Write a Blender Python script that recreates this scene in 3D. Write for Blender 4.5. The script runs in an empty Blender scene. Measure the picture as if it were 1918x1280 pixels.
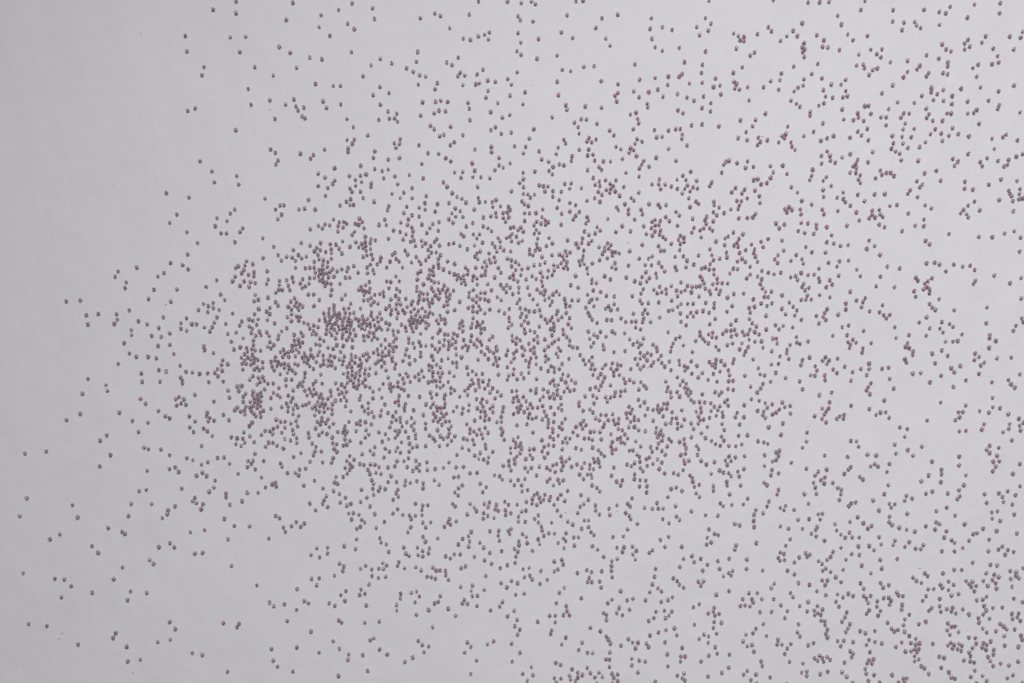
import bpy, math, random
import numpy as np

# ------------------------------------------------------------------ camera, world, lamp, exposure
scene = bpy.context.scene
MM = 0.001
VIEW_W = 1918 / 4.0          # mm of paper across the view
VIEW_H = 1280 / 4.0
cam_data = bpy.data.cameras.new("camera")
cam = bpy.data.objects.new("camera", cam_data)
scene.collection.objects.link(cam)
cam_data.sensor_width = 36.0
cam_data.lens = 38.0
CAM_Z = VIEW_W * MM * cam_data.lens / cam_data.sensor_width
cam.location = (0, 0, CAM_Z)
cam.rotation_euler = (0, 0, 0)
cam_data.clip_start = 0.01
cam_data.clip_end = 20.0
scene.camera = cam

world = bpy.data.worlds.new("World")
scene.world = world
world.use_nodes = True
bg = world.node_tree.nodes["Background"]
bg.inputs["Color"].default_value = (0.93, 0.95, 1.0, 1)
bg.inputs["Strength"].default_value = 0.055

lamp_data = bpy.data.lights.new("softbox_lamp", 'AREA')
lamp_data.shape = 'RECTANGLE'
lamp_data.size = 0.32
lamp_data.size_y = 0.26
lamp_data.energy = 14.7
lamp_data.color = (1.0, 0.990, 0.995)
lamp = bpy.data.objects.new("softbox_lamp", lamp_data)
scene.collection.objects.link(lamp)
from mathutils import Vector, Matrix
lp = Vector((0.04, 0.52, 0.92))
lamp.location = lp
lamp.rotation_euler = (Vector((0.97, -1.96, 0.44)) - lp).to_track_quat('-Z', 'Y').to_euler()

scene.view_settings.view_transform = 'Standard'
scene.view_settings.look = 'None'
scene.view_settings.exposure = 0.0
scene.view_settings.gamma = 1.0
scene.cycles.use_denoising = True
scene.cycles.filter_width = 1.75
scene.cycles.max_bounces = 14
scene.cycles.transmission_bounces = 14
scene.cycles.transparent_max_bounces = 8
scene.cycles.blur_glossy = 0.8
scene.cycles.caustics_reflective = False
scene.cycles.sample_clamp_indirect = 2.5

# ------------------------------------------------------------------ helpers
def new_mat(name):
    m = bpy.data.materials.new(name)
    m.use_nodes = True
    nt = m.node_tree
    return m, nt, nt.nodes["Principled BSDF"]

def tag(o, label=None, category=None, group=None, kind=None):
    if label: o["label"] = label
    if category: o["category"] = category
    if group: o["group"] = group
    if kind: o["kind"] = kind
    return o

# ------------------------------------------------------------------ paper
paper_mat, nt, bsdf = new_mat("white_paper")
N, L = nt.nodes, nt.links
tc = N.new("ShaderNodeTexCoord")
def noise(scale, detail, rough=0.55):
    n = N.new("ShaderNodeTexNoise")
    n.inputs["Scale"].default_value = scale
    n.inputs["Detail"].default_value = detail
    n.inputs["Roughness"].default_value = rough
    L.new(tc.outputs["Object"], n.inputs["Vector"])
    return n
n_big = noise(14.0, 3)
n_mid = noise(120.0, 4)
n_fib = noise(900.0, 3, 0.7)
mix1 = N.new("ShaderNodeMath"); mix1.operation = 'MULTIPLY_ADD'
L.new(n_big.outputs["Fac"], mix1.inputs[0]); mix1.inputs[1].default_value = 0.5
mix2 = N.new("ShaderNodeMath"); mix2.operation = 'MULTIPLY_ADD'
L.new(n_mid.outputs["Fac"], mix2.inputs[0]); mix2.inputs[1].default_value = 0.3
L.new(mix2.outputs[0], mix1.inputs[2])
mix2.inputs[2].default_value = 0.1
ramp = N.new("ShaderNodeValToRGB")
ramp.color_ramp.elements[0].position = 0.25
ramp.color_ramp.elements[0].color = (0.775, 0.765, 0.788, 1)
ramp.color_ramp.elements[1].position = 0.75
ramp.color_ramp.elements[1].color = (0.825, 0.812, 0.832, 1)
L.new(mix1.outputs[0], ramp.inputs["Fac"])
L.new(ramp.outputs["Color"], bsdf.inputs["Base Color"])
bsdf.inputs["Roughness"].default_value = 0.75
bsdf.inputs["Specular IOR Level"].default_value = 0.25
bump1 = N.new("ShaderNodeBump"); bump1.inputs["Strength"].default_value = 0.25
bump1.inputs["Distance"].default_value = 0.0001
L.new(n_fib.outputs["Fac"], bump1.inputs["Height"])
bump2 = N.new("ShaderNodeBump"); bump2.inputs["Strength"].default_value = 0.35
bump2.inputs["Distance"].default_value = 0.0005
L.new(n_mid.outputs["Fac"], bump2.inputs["Height"])
L.new(bump1.outputs["Normal"], bump2.inputs["Normal"])
mp = N.new("ShaderNodeMapping"); mp.inputs["Scale"].default_value = (1.0, 0.55, 1.0)
mp.inputs["Rotation"].default_value = (0, 0, math.radians(-14))
L.new(tc.outputs["Object"], mp.inputs["Vector"])
n_str = noise(55.0, 3, 0.5)
L.new(mp.outputs["Vector"], n_str.inputs["Vector"])
bump3 = N.new("ShaderNodeBump"); bump3.inputs["Strength"].default_value = 0.6
bump3.inputs["Distance"].default_value = 0.0018
L.new(n_str.outputs["Fac"], bump3.inputs["Height"])
L.new(bump2.outputs["Normal"], bump3.inputs["Normal"])
L.new(bump3.outputs["Normal"], bsdf.inputs["Normal"])

# the sheet: gently cockled, as a big sheet of paper lying on a table is
nx, ny = 361, 241
xs = np.linspace(-0.75, 0.75, nx); ys = np.linspace(-0.5, 0.5, ny)
def sheet_z(x, y):
    return 0.00010 * (np.sin(x * 37 + 1.3 * np.sin(y * 29)) + np.sin(y * 43 + 0.9 * np.sin(x * 23 + 1)))
verts = [(x, y, float(sheet_z(x, y))) for y in ys for x in xs]
faces = [(j * nx + i, j * nx + i + 1, (j + 1) * nx + i + 1, (j + 1) * nx + i) for j in range(ny - 1) for i in range(nx - 1)]
me = bpy.data.meshes.new("paper_sheet")
me.from_pydata(verts, [], faces)
me.materials.append(paper_mat)
me.polygons.foreach_set("use_smooth", [True] * len(me.polygons))
paper = bpy.data.objects.new("paper_sheet", me)
scene.collection.objects.link(paper)
tag(paper, "large sheet of plain white paper under the scattered beads", kind="structure")

# ------------------------------------------------------------------ bead glass
glass_mat, nt, bsdf = new_mat("mauve_bead_glass")
att = nt.nodes.new("ShaderNodeAttribute"); att.attribute_name = "tint"
nt.links.new(att.outputs["Color"], bsdf.inputs["Base Color"])
bsdf.inputs["Roughness"].default_value = 0.18
bsdf.inputs["IOR"].default_value = 1.55
bsdf.inputs["Transmission Weight"].default_value = 0.84

# the bore is a shade deeper than the clear outer glass
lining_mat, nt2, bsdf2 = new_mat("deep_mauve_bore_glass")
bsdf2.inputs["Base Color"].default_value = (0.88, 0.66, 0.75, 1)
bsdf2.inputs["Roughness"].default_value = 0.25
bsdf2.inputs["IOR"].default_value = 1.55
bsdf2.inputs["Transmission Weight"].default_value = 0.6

SEG = 14
def bead_profile(od, length, hole):
    """closed ring of (radius, height): a rounded glass tube"""
    R, h, r = od / 2, length / 2, hole / 2
    b = 0.115 * od
    pts = [(r, -h + 0.5 * b), (r + 0.3 * b, -h), (R - b, -h), (R - 0.25 * b, -h + 0.4 * b),
           (R, -h + 1.4 * b), (R, h - 1.4 * b), (R - 0.25 * b, h - 0.4 * b), (R - b, h), (r + 0.3 * b, h), (r, h - 0.5 * b)]
    return pts
def bead_arrays(od, length, hole, skew=0.0):
    prof = bead_profile(od, length, hole)
    n = len(prof)
    v = np.zeros((SEG * n, 3))
    for s in range(SEG):
        a = 2 * math.pi * s / SEG
        for k, (r, z) in enumerate(prof):
            v[s * n + k] = (r * math.cos(a), r * math.sin(a), z * (1 + skew * math.cos(a)))
    f = []
    for s in range(SEG):
        t = (s + 1) % SEG
        for k in range(n):
            m = (k + 1) % n
            f.append((s * n + k, s * n + m, t * n + m, t * n + k))
    return v, np.array(f)[:, ::-1]

rng = random.Random(11)
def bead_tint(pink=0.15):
    """tint of one bead: mauve, or pinker with chance pink; a few are darker or clear"""
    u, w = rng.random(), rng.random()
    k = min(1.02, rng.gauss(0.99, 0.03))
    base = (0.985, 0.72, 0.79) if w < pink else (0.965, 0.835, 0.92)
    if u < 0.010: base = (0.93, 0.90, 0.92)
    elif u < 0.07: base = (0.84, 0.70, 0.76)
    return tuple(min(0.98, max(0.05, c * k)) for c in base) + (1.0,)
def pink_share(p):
    """chance of the pinker tint, rising towards the upper right"""
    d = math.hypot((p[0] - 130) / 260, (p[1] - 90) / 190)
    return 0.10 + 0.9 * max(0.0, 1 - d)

VARIANTS = []
for i in range(16):
    od = rng.uniform(1.38, 1.68); ln = rng.uniform(1.06, 1.46); ho = rng.uniform(0.60, 0.80)
    v, f = bead_arrays(od, ln, ho, rng.uniform(-0.09, 0.09))
    VARIANTS.append((v, f, od, ln))

# ------------------------------------------------------------------ where the beads lie: tenths of a millimetre
# from the upper left corner of the part of the sheet in view, to the right and towards the viewer
LONE = """92,2415 108,2683 116,2122 125,2331 134,2920 216,2112 220,2929 287,2796 310,1965 311,1410 339,2364 363,2421 366,3016 375,1936 377,1405 385,1842 412,1773
432,2773 460,1468 467,2182 506,2471 517,2129 532,2710 553,1702 558,1930 574,2655 581,1605 593,3027 598,3096 601,2415 606,1451 614,2358 619,1969
641,1251 648,2021 657,3087 687,2774 688,2202 692,1978 710,2359 739,3005 744,2560 749,1785 765,1484 779,902 798,2993 799,1230 800,1411 829,1353 851,2285
868,167 875,238 876,1086 880,1190 885,922 891,2491 912,1846 926,1136 937,753 944,2086 958,2480 966,1341 998,43 1002,1878 1004,852 1016,1310 1046,2916
1051,2426 1065,3144 1068,2523 1078,173 1084,2647 1090,1466 1098,2460 1104,607 1105,60 1115,2217 1123,241 1150,170 1163,415 1169,2462 1176,489 1193,312
1203,2739 1231,1113 1232,1206 1241,928 1259,2519 1264,468 1271,3038 1280,352 1288,555 1308,218 1341,91 1345,2906 1359,245 1371,3143 1389,315 1389,2854
1390,3030 1391,2756 1407,717 1423,2271 1451,268 1456,2956 1473,2248 1478,391 1494,3054 1495,125 1504,69 1508,276 1520,699 1545,166 1567,785 1584,3164
1586,45 1596,487 1612,2554 1646,241 1649,13 1698,3066 1700,354 1708,2914 1715,2833 1722,631 1722,3141 1752,942 1776,2908 1822,434 1835,294 1917,817
1950,2877 1962,677 1969,83 1970,538 1975,765 1979,476 1982,832 2026,2934 2050,2519 2106,130 2168,630 2198,66 2201,560 2205,3153 2224,698 2232,3091
2275,2695 2298,522 2331,480 2395,893 2399,3095 2422,336 2435,3054 2449,486 2459,429 2496,98 2505,801 2515,272 2518,2909 2522,180 2586,546 2609,258
2610,380 2615,442 2629,149 2656,69 2682,176 2722,2798 2723,879 2741,496 2790,129 2796,577 2816,378 2817,502 2819,84 2846,1023 2893,67 2907,2765
2932,807 2943,1241 2973,300 2996,371 3008,1143 3068,363 3073,736 3114,3005 3126,3061 3128,3117 3131,695 3166,750 3181,222 3193,2558 3205,289 3229,388
3238,2392 3252,2923 3304,239 3304,2410 3316,3166 3355,2783 3367,589 3414,2766 3416,3063 3468,561 3489,1757 3508,468 3542,2540 3547,158 3560,2864
3572,2669 3585,529 3590,2976 3607,3170 3614,2863 3658,2034 3667,1980 3707,2164 3717,309 3757,106 3830,297 3838,1849 3854,576 3862,2131 3900,1570
3923,986 3932,231 3966,1055 3986,1898 4044,1548 4063,166 4079,2682 4087,709 4090,2341 4117,2388 4130,435 4142,1873 4155,1247 4181,98 4182,397 4183,45
4188,1343 4202,2615 4212,1255 4224,1080 4249,2403 4251,282 4252,998 4300,751 4318,2089 4328,43 4339,257 4342,1967 4355,1788 4366,2159 4368,3012
4400,114 4405,1883 4408,1757 4410,2579 4443,1094 4466,1810 4469,1450 4472,2412 4501,413 4518,2452 4523,1779 4530,81 4531,474 4533,719 4555,2632 4563,20
4584,1107 4585,578 4591,408 4618,1512 4622,1438 4629,469 4631,863 4631,2525 4645,1788 4647,1108 4655,1289 4670,1676 4676,426 4680,935 4688,839
4729,1324 4736,1672 4739,2060 4744,2217 4748,230 4749,399 4762,2495 4765,655 4774,1176 4776,1751 4776,2171 4777,524 4782,1300"""
REST = """795,1042 554,1270 539,1294 592,1322 587,1347 768,1276 739,1292 722,1355 696,1398 404,1474 546,1469 550,1495 535,1514 411,1516 649,1502 689,1516
743,1533 615,1543 616,1566 711,1570 755,1575 795,1559 740,1617 795,1612 606,1653 638,1669 694,1669 732,1676 744,1731 778,1738 661,1747 665,1785
495,1801 502,1828 657,1865 681,1888 741,1923 773,1947 794,1956 500,2037 468,2061 674,2094 695,2102 753,2103 794,2130 793,2195 651,2298 685,2292
787,2387 783,2405 760,2424 571,2488 585,2498 279,2501 233,2523 431,2555 459,2587 796,2541 700,2620 719,2638 257,2708 301,2712 333,2743 611,2768
598,2808 542,2963 530,2985 795,2911 1106,4 1372,12 955,312 946,350 1561,401 1594,400 1377,464 1337,487 1386,496 1396,516 1423,502 1512,472 1529,503
879,517 914,506 1414,542 1428,552 1267,698 1290,714 1302,750 1292,769 1454,741 1468,724 992,801 1109,822 1118,862 1490,810 1522,829 1568,843 1558,859
1490,868 1535,878 1524,914 1444,933 1311,960 1330,959 1291,979 1400,978 1426,974 1476,979 1593,960 1100,980 1079,998 829,1003 1017,1020 1063,1033
1319,1003 1301,1025 1009,1057 1138,1067 1491,1055 1522,1048 1544,1053 1562,1026 1589,1038 1584,1055 1510,1067 1453,1071 1745,36 1754,87 1628,108
1659,134 1781,274 1738,303 1779,404 1747,443 1781,487 1817,520 1858,530 2036,61 2063,72 1956,241 1950,287 1904,317 1935,334 1965,350 1993,356 1959,394
2048,386 2037,415 2092,291 2117,302 2146,268 2170,178 2203,184 2240,168 2269,160 2292,150 2287,183 2241,5 2377,5 2155,338 2144,355 2176,351 2168,396
2234,346 2262,324 2244,388 2228,392 2284,374 2320,381 2378,368 2285,423 2276,455 2192,479 2198,506 2040,474 2064,469 2096,475 2056,515 2086,518
2033,528 2395,394 2389,445 2387,536 2441,12 2489,4 2507,18 2697,3 2731,-2 2426,74 2437,93 2426,152 2439,197 2421,237 2440,254 2633,325 2673,331
2734,311 2782,308 2837,179 2857,212 3050,83 3044,133 3102,127 3147,139 3053,180 3068,219 3102,236 3130,356 3194,344 3181,358 3127,395 3081,417 3038,429
2968,425 2993,453 3105,450 3173,439 2894,392 2894,433 2880,447 2888,472 2650,490 2655,511 3031,483 3034,500 3175,514 3199,527 2979,525 2952,535 3320,3
3621,-1 3303,83 3329,109 3263,125 3317,142 3276,163 3289,302 3285,339 3289,385 3351,365 3342,405 3372,398 3376,439 3295,450 3217,455 3250,469 3329,481
3288,503 3327,519 3435,156 3458,167 3485,170 3466,187 3484,191 3449,225 3514,258 3534,243 3598,126 3613,144 3477,313 3435,338 3437,381 3450,390
3442,411 3463,417 3501,407 3576,406 3610,377 3647,418 3653,373 3660,341 3656,189 3685,167 3715,141 3735,166 3766,200 3757,220 3767,229 3760,242
3767,265 3784,10 3838,9 3883,7 3802,344 3766,369 3762,398 3738,408 3720,425 3705,468 3730,483 3746,498 3795,521 3826,162 3859,186 3853,217 3878,220
3850,364 3923,72 3941,113 3970,160 3995,186 3894,393 3939,394 3961,372 3961,424 3969,448 3948,454 3857,419 3866,450 3900,455 3859,481 3835,493 3945,510
4051,1 4032,44 4449,31 4398,54 4430,59 4684,13 4681,60 4234,103 4225,138 4284,101 4294,117 4311,130 4616,168 4598,198 4533,185 4518,201 4542,216
4518,230 4728,170 4779,175 4789,147 4651,226 4413,205 4431,229 4454,239 4079,230 4131,229 4107,251 4126,266 4023,253 4012,304 4043,300 4048,317
4088,325 4109,318 4071,348 4170,290 4397,272 4440,290 4438,309 4416,340 4437,346 4308,306 4295,323 4250,335 4232,359 4339,355 4350,340 4556,317
4581,301 4671,262 4677,290 4646,299 4573,358 4459,448 4418,419 4363,409 4361,429 4389,439 4317,447 4203,478 4282,480 4372,467 4419,469 4458,485
4680,492 4673,509 4338,507 4161,509 4051,494 4068,494 4017,528 4079,530 4232,528 4258,530 4351,532 4434,530 4454,530 4532,530 4560,526 4574,513
1625,555 1655,594 1774,559 1823,553 1848,551 1862,568 1625,653 1659,651 1650,670 1630,692 1630,710 1874,649 1846,668 1871,671 1854,689 1755,706
1749,737 1818,745 1871,737 1689,773 1755,789 1790,799 1818,791 1636,822 1664,841 1687,819 1714,814 1693,850 1738,857 1737,873 1665,868 1639,880
1648,896 1688,895 1701,925 1642,930 1622,943 1638,958 1655,957 1797,833 1849,823 1862,860 1930,879 1836,905 1891,900 1874,924 1930,926 1821,962
1815,982 1905,966 1891,995 1930,1006 1963,1012 1912,1024 1908,1051 1929,1063 1877,1040 1802,1027 1809,1052 1774,1051 1683,1021 1697,1037 1664,1046
1680,1050 1704,1066 1610,1036 1624,1046 1607,1063 2004,715 1996,916 1990,948 1991,979 1963,970 2049,953 2038,988 2027,1046 2056,1038 1976,1049
2013,1066 2016,586 2034,603 2059,635 2079,629 2110,591 2127,663 2109,678 2054,718 2088,737 2111,753 2211,762 2223,796 2129,805 2167,802 2159,830
2214,826 2252,827 2294,832 2077,852 2094,872 2118,902 2140,921 2162,929 2182,946 2103,948 2237,873 2240,924 2245,944 2273,944 2305,945 2323,934
2308,967 2344,964 2132,973 2155,986 2116,996 2134,1012 2168,1014 2221,979 2264,1016 2299,1010 2321,995 2324,1013 2102,1024 2122,1041 2214,1042
2184,1057 2263,1057 2356,995 2376,992 2382,967 2389,981 2383,1015 2357,1019 2368,1036 2353,548 2320,593 2299,607 2348,624 2394,618 2301,686 2303,709
2337,737 2337,772 2357,783 2318,794 2389,763 2285,1066 2390,1065 2500,602 2479,646 2410,682 2462,686 2451,716 2525,707 2537,744 2641,653 2649,669
2614,689 2605,719 2570,755 2590,779 2620,767 2641,772 2679,730 2676,751 2690,572 2722,556 2747,557 2707,594 2712,623 2759,644 2749,660 2771,665
2791,651 2713,699 2757,698 2752,726 2777,722 2785,749 2826,753 2859,754 2855,609 2875,631 2885,685 2908,697 2915,742 2986,554 2991,574 2966,602
2984,649 3007,661 2974,671 2953,691 2968,701 2947,712 2981,728 3015,751 3005,769 2995,786 3040,778 3065,607 3076,640 3101,639 3131,609 3165,602
3186,602 3195,627 3194,647 2450,806 2452,836 2434,854 2452,874 2571,798 2587,815 2526,866 2545,870 2566,871 2552,894 2589,893 2589,919 2451,906
2472,908 2484,924 2503,909 2445,941 2455,952 2474,962 2629,895 2645,859 2675,855 2668,881 2619,934 2609,971 2669,948 2696,959 2542,977 2457,996
2480,997 2510,995 2457,1032 2538,1015 2552,1028 2514,1035 2501,1053 2534,1044 2556,1048 2566,1038 2407,1062 2439,1063 2630,999 2669,987 2713,990
2696,1008 2685,1025 2628,1049 2752,794 2806,780 2817,794 2778,831 2807,847 2787,863 2809,869 2836,841 2857,858 2885,842 2871,870 2861,881 2840,887
2802,896 2856,901 2882,894 2819,910 2902,914 2749,937 2785,927 2810,942 2993,824 2921,873 2992,899 2956,925 2969,937 2927,953 2888,969 2896,982
2943,978 2943,999 3002,980 3009,1001 2750,1015 2756,1029 2744,1044 2796,1061 2914,1056 2972,1026 3054,861 3085,861 3115,861 3094,883 3088,839 3144,871
3172,882 3171,838 3195,904 3198,820 3040,953 3083,955 3092,969 3120,957 3166,990 3182,1007 3118,1014 3135,1033 3055,1035 3067,1028 3092,1032 3069,1054
3086,1051 3173,1055 3015,1057 3051,1066 3794,539 3539,559 3239,585 3288,580 3525,588 3494,616 3457,644 3499,653 3551,643 3561,663 3548,677 3594,654
3689,591 3681,625 3663,634 3673,644 3647,665 3704,665 3709,684 3723,701 3765,635 3952,557 3997,561 3810,615 3845,656 3873,646 3904,635 3981,642
3218,679 3874,707 3887,728 3846,728 3889,750 3911,760 3847,764 3944,736 3982,719 3415,750 3398,757 3390,768 3452,761 3501,754 3492,783 3529,779
3380,806 3608,776 3666,773 3622,804 3686,812 3609,831 3591,855 3806,793 3801,820 3792,841 3981,807 3995,777 3870,827 3855,845 3892,868 3235,801
3212,841 3263,844 3220,866 3246,874 3267,880 3207,882 3232,894 3333,852 3324,870 3445,877 3427,898 3487,885 3475,903 3530,841 3549,836 3565,860
3536,890 3556,916 3499,927 3706,875 3735,899 3855,887 3857,920 3755,938 3801,956 3920,924 3948,899 3949,930 3959,945 3982,961 3226,926 3259,942
3271,952 3232,966 3343,942 3345,959 3368,968 3341,991 3357,1006 3391,995 3423,978 3452,938 3472,940 3462,960 3457,976 3559,948 3538,1000 3526,1015
3500,1018 3460,1020 3309,1015 3302,1027 3341,1033 3308,1046 3244,1022 3250,1064 3296,1066 3324,1066 3677,978 3696,967 3685,991 3709,981 3747,979
3751,1002 3851,979 3858,1001 3634,1044 3673,1049 3752,1042 3783,1044 3823,1050 3872,1061 3649,1067 3824,1067 4021,547 4045,564 4126,547 4151,547
4150,585 4219,549 4239,576 4229,604 4281,602 4062,601 4017,614 4034,632 4066,655 4179,635 4224,639 4267,641 4183,669 4174,694 4229,670 4251,691
4194,708 4213,718 4220,749 4306,687 4334,664 4340,551 4369,563 4413,564 4379,604 4358,627 4408,623 4444,634 4413,657 4461,598 4487,626 4537,637
4646,648 4697,640 4713,628 4656,696 4760,731 4792,719 4016,746 4008,766 4010,785 4008,808 4029,818 4020,839 4028,856 4065,758 4122,797 4129,817
4150,808 4171,807 4186,822 4100,833 4462,742 4485,755 4470,774 4590,757 4623,739 4600,777 4673,752 4724,746 4718,770 4702,778 4384,798 4329,810
4405,844 4293,847 4319,863 4307,875 4262,889 4251,905 4297,921 4518,849 4517,881 4556,886 4763,845 4016,910 4095,908 4143,907 4048,940 4167,962
4200,958 4332,960 4362,974 4010,992 4023,1030 4084,985 4117,981 4084,1003 4122,1003 4070,1020 4097,1017 4133,1014 4117,1050 4142,1062 4326,1027
4285,1056 4325,1057 4563,942 4533,960 4512,981 4498,998 4527,1002 4534,1015 4588,983 4725,894 4730,906 4736,915 4777,884 4774,907 4772,932 4789,927
4743,940 4746,987 3240,1087 3279,1076 3337,1078 3284,1109 3203,1111 3204,1131 3354,1128 3435,1086 3480,1094 3409,1106 3397,1114 3394,1145 3461,1116
3452,1134 3438,1147 3457,1154 3325,1165 3334,1192 3342,1216 3402,1180 3405,1202 3370,1209 3464,1182 3492,1169 3475,1209 3454,1222 3491,1224 3519,1143
3534,1165 3530,1183 3538,1200 3547,1224 3564,1129 3574,1155 3597,1117 3662,1124 3670,1171 3644,1193 3628,1212 3642,1229 3738,1080 3769,1088 3810,1093
3894,1100 3871,1132 3905,1138 3936,1150 3971,1146 3773,1155 3802,1179 3866,1180 3728,1192 3704,1220 3756,1211 3762,1232 3271,1194 3218,1218 3200,1198
3249,1236 3213,1249 3326,1234 3303,1249 3286,1255 3321,1260 3343,1259 3434,1255 3455,1258 3513,1247 3418,1279 3514,1283 3498,1300 3548,1293 3568,1266
3567,1305 3598,1274 3625,1282 3656,1275 3880,1228 3931,1221 3973,1218 3919,1246 3835,1256 3752,1275 3784,1286 3813,1283 3834,1301 3838,1316 3928,1288
3886,1310 3897,1330 3869,1342 3703,1296 3726,1290 3735,1309 3764,1327 3756,1342 3771,1357 3788,1345 3280,1292 3289,1306 3344,1283 3359,1302 3360,1323
3382,1323 3408,1325 3338,1328 3297,1324 3220,1336 3241,1341 3261,1340 3278,1337 3303,1349 3322,1359 3209,1357 3238,1366 3355,1351 3374,1359 3368,1374
3328,1375 3274,1386 3437,1374 3483,1372 3407,1391 3561,1328 3572,1348 3585,1364 3579,1388 3597,1389 3613,1363 3663,1380 3528,1399 3220,1421 3246,1420
3305,1416 3345,1417 3344,1438 3429,1430 3565,1418 3615,1418 3592,1430 3534,1434 3509,1439 3697,1414 3715,1434 3732,1451 3662,1443 3680,1469 3722,1475
3839,1379 3887,1390 3781,1382 3752,1402 3774,1401 3799,1401 3982,1364 3961,1419 3961,1447 3874,1445 3862,1463 3856,1482 3868,1497 3926,1471 3824,1477
3836,1512 3753,1495 3235,1462 3263,1458 3293,1453 3320,1462 3219,1480 3247,1480 3405,1457 3514,1462 3588,1476 3350,1491 3447,1497 3510,1491 3523,1511
3213,1520 3324,1515 3424,1517 3543,1526 3632,1520 3668,1524 3649,1539 3713,1531 3589,1540 3974,1522 3945,1530 3278,1552 3338,1555 3319,1563 3279,1568
3335,1576 3355,1579 3293,1585 3258,1594 3300,1596 3402,1546 3385,1560 3423,1546 3441,1542 3425,1573 3450,1565 3477,1551 3486,1566 3512,1541 3535,1552
3504,1562 3555,1563 3508,1588 3536,1598 3567,1596 3620,1583 3637,1584 3730,1576 3732,1602 3785,1596 3967,1567 3995,1588 3972,1600 3431,1606 3475,1606
3640,1606 4069,1124 4096,1151 4059,1163 4121,1191 4334,1126 4353,1142 4705,1092 4749,1081 4780,1111 4338,1231 4376,1228 4400,1237 4429,1269 4467,1237
4508,1247 4542,1242 4564,1262 4012,1260 4029,1291 4123,1293 4103,1338 4568,1312 4558,1327 4289,1299 4299,1312 4364,1301 4345,1315 4330,1326 4341,1343
4325,1353 4353,1354 4352,1372 4280,1361 4287,1388 4397,1399 4353,1421 4365,1439 4381,1449 4053,1393 4011,1405 4042,1411 4035,1435 4072,1456 4133,1427
4119,1460 4138,1474 4167,1472 4151,1488 4339,1483 4305,1508 4411,1506 4446,1515 4463,1529 4401,1537 4416,1555 4354,1535 4783,1395 4784,1489 4792,1506
4757,1524 4745,1547 4190,1530 4197,1580 4257,1567 4337,1570 4504,1564 4635,1568 4634,1580 4664,1594 4485,1594 4462,1597 4428,1598 4009,1603 4080,1604
4250,1605 3201,1615 3318,1605 3353,1621 3367,1637 3407,1613 3504,1623 3464,1633 3492,1643 3485,1660 3573,1626 3615,1642 3701,1613 3746,1608 3686,1636
3685,1649 3653,1666 3695,1678 3613,1704 3646,1701 3982,1615 3980,1624 3243,1646 3237,1689 3264,1710 3206,1712 3221,1719 3208,1730 3240,1747 3289,1745
3270,1765 3354,1681 3322,1693 3335,1706 3352,1698 3350,1718 3377,1688 3394,1706 3437,1680 3433,1697 3411,1732 3372,1737 3341,1748 3417,1755 3316,1777
3358,1785 3413,1782 3433,1781 3527,1681 3552,1722 3561,1751 3581,1756 3634,1743 3609,1786 3680,1768 3792,1672 3758,1683 3752,1706 3818,1713 3826,1733
3797,1755 3817,1757 3867,1670 3854,1686 3884,1685 3873,1702 3923,1677 3957,1715 3902,1728 3920,1744 3863,1755 3865,1778 3986,1781 3993,1740 3746,1783
3759,1820 3214,1795 3198,1782 3221,1818 3206,1814 3214,1836 3235,1834 3224,1851 3236,1870 3289,1844 3349,1834 3381,1834 3368,1847 3409,1819 3434,1823
3516,1808 3573,1795 3563,1817 3547,1835 3895,1836 3886,1881 3250,1881 3276,1880 3300,1882 3329,1886 3407,1869 3395,1880 3410,1897 3282,1906 3345,1902
3372,1900 3362,1917 3382,1928 3261,1925 3284,1927 3330,1922 3271,1948 3323,1953 3354,1945 3386,1947 3281,1965 3294,1962 3205,1962 3519,1867 3556,1874
3486,1894 3584,1886 3617,1891 3593,1907 3664,1882 3676,1904 3701,1899 3650,1915 3548,1921 3577,1925 3636,1929 3573,1940 3618,1938 3585,1955 3702,1934
3452,1930 3444,1951 3484,1951 3237,1980 3270,1982 3248,2006 3382,1983 3313,1997 3392,2011 3285,2026 3464,1985 3600,1998 3851,1911 3882,1910 3869,1926
3862,1938 3851,1959 3870,1975 3816,1947 3920,1959 3933,1947 3953,1940 3951,1959 3238,2045 3204,2054 3304,2049 3332,2063 3351,2077 3379,2042 3390,2060
3373,2085 3459,2038 3502,2035 3414,2086 3446,2087 3474,2078 3550,2064 3577,2069 3596,2076 3780,2023 3778,2065 3759,2094 3985,2062 3205,2078 3213,2097
3263,2086 3272,2101 3210,2122 3267,2127 3650,2108 3636,2115 3647,2133 3581,2129 3414,2135 3444,2139 3487,2134 3970,2138 4041,1629 4038,1648 4241,1622
4258,1628 4276,1646 4275,1658 4239,1680 4245,1695 4366,1653 4410,1639 4438,1664 4380,1699 4455,1722 4498,1712 4470,1741 4632,1626 4566,1653 4586,1669
4564,1683 4609,1696 4593,1709 4584,1748 4071,1700 4033,1725 4071,1725 4060,1754 4132,1724 4162,1719 4167,1772 4275,1748 4313,1744 4079,1792 4067,1810
4059,1826 4075,1843 4186,1817 4722,1777 4735,1797 4752,1813 4648,1861 4072,1913 4104,1941 4124,1930 4148,1928 4165,1954 4523,1897 4510,1927 4489,1929
4494,1952 4474,1965 4588,1923 4649,1905 4684,1909 4632,1930 4722,1937 4772,1958 4776,1991 4794,1978 4728,1984 4725,2005 4698,2022 4780,2014 4215,1999
4250,2007 4238,2043 4493,2018 4525,2015 4609,1984 4599,2009 4011,2065 4022,2090 4191,2080 4251,2105 4196,2122 4063,2126 4104,2131 4277,2132 4636,2086
4621,2104 4635,2119 4677,2095 4492,2136 4670,2133 3203,2154 3226,2154 3207,2167 3284,2156 3308,2172 3346,2161 3397,2154 3424,2157 3406,2174 3484,2193
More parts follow.
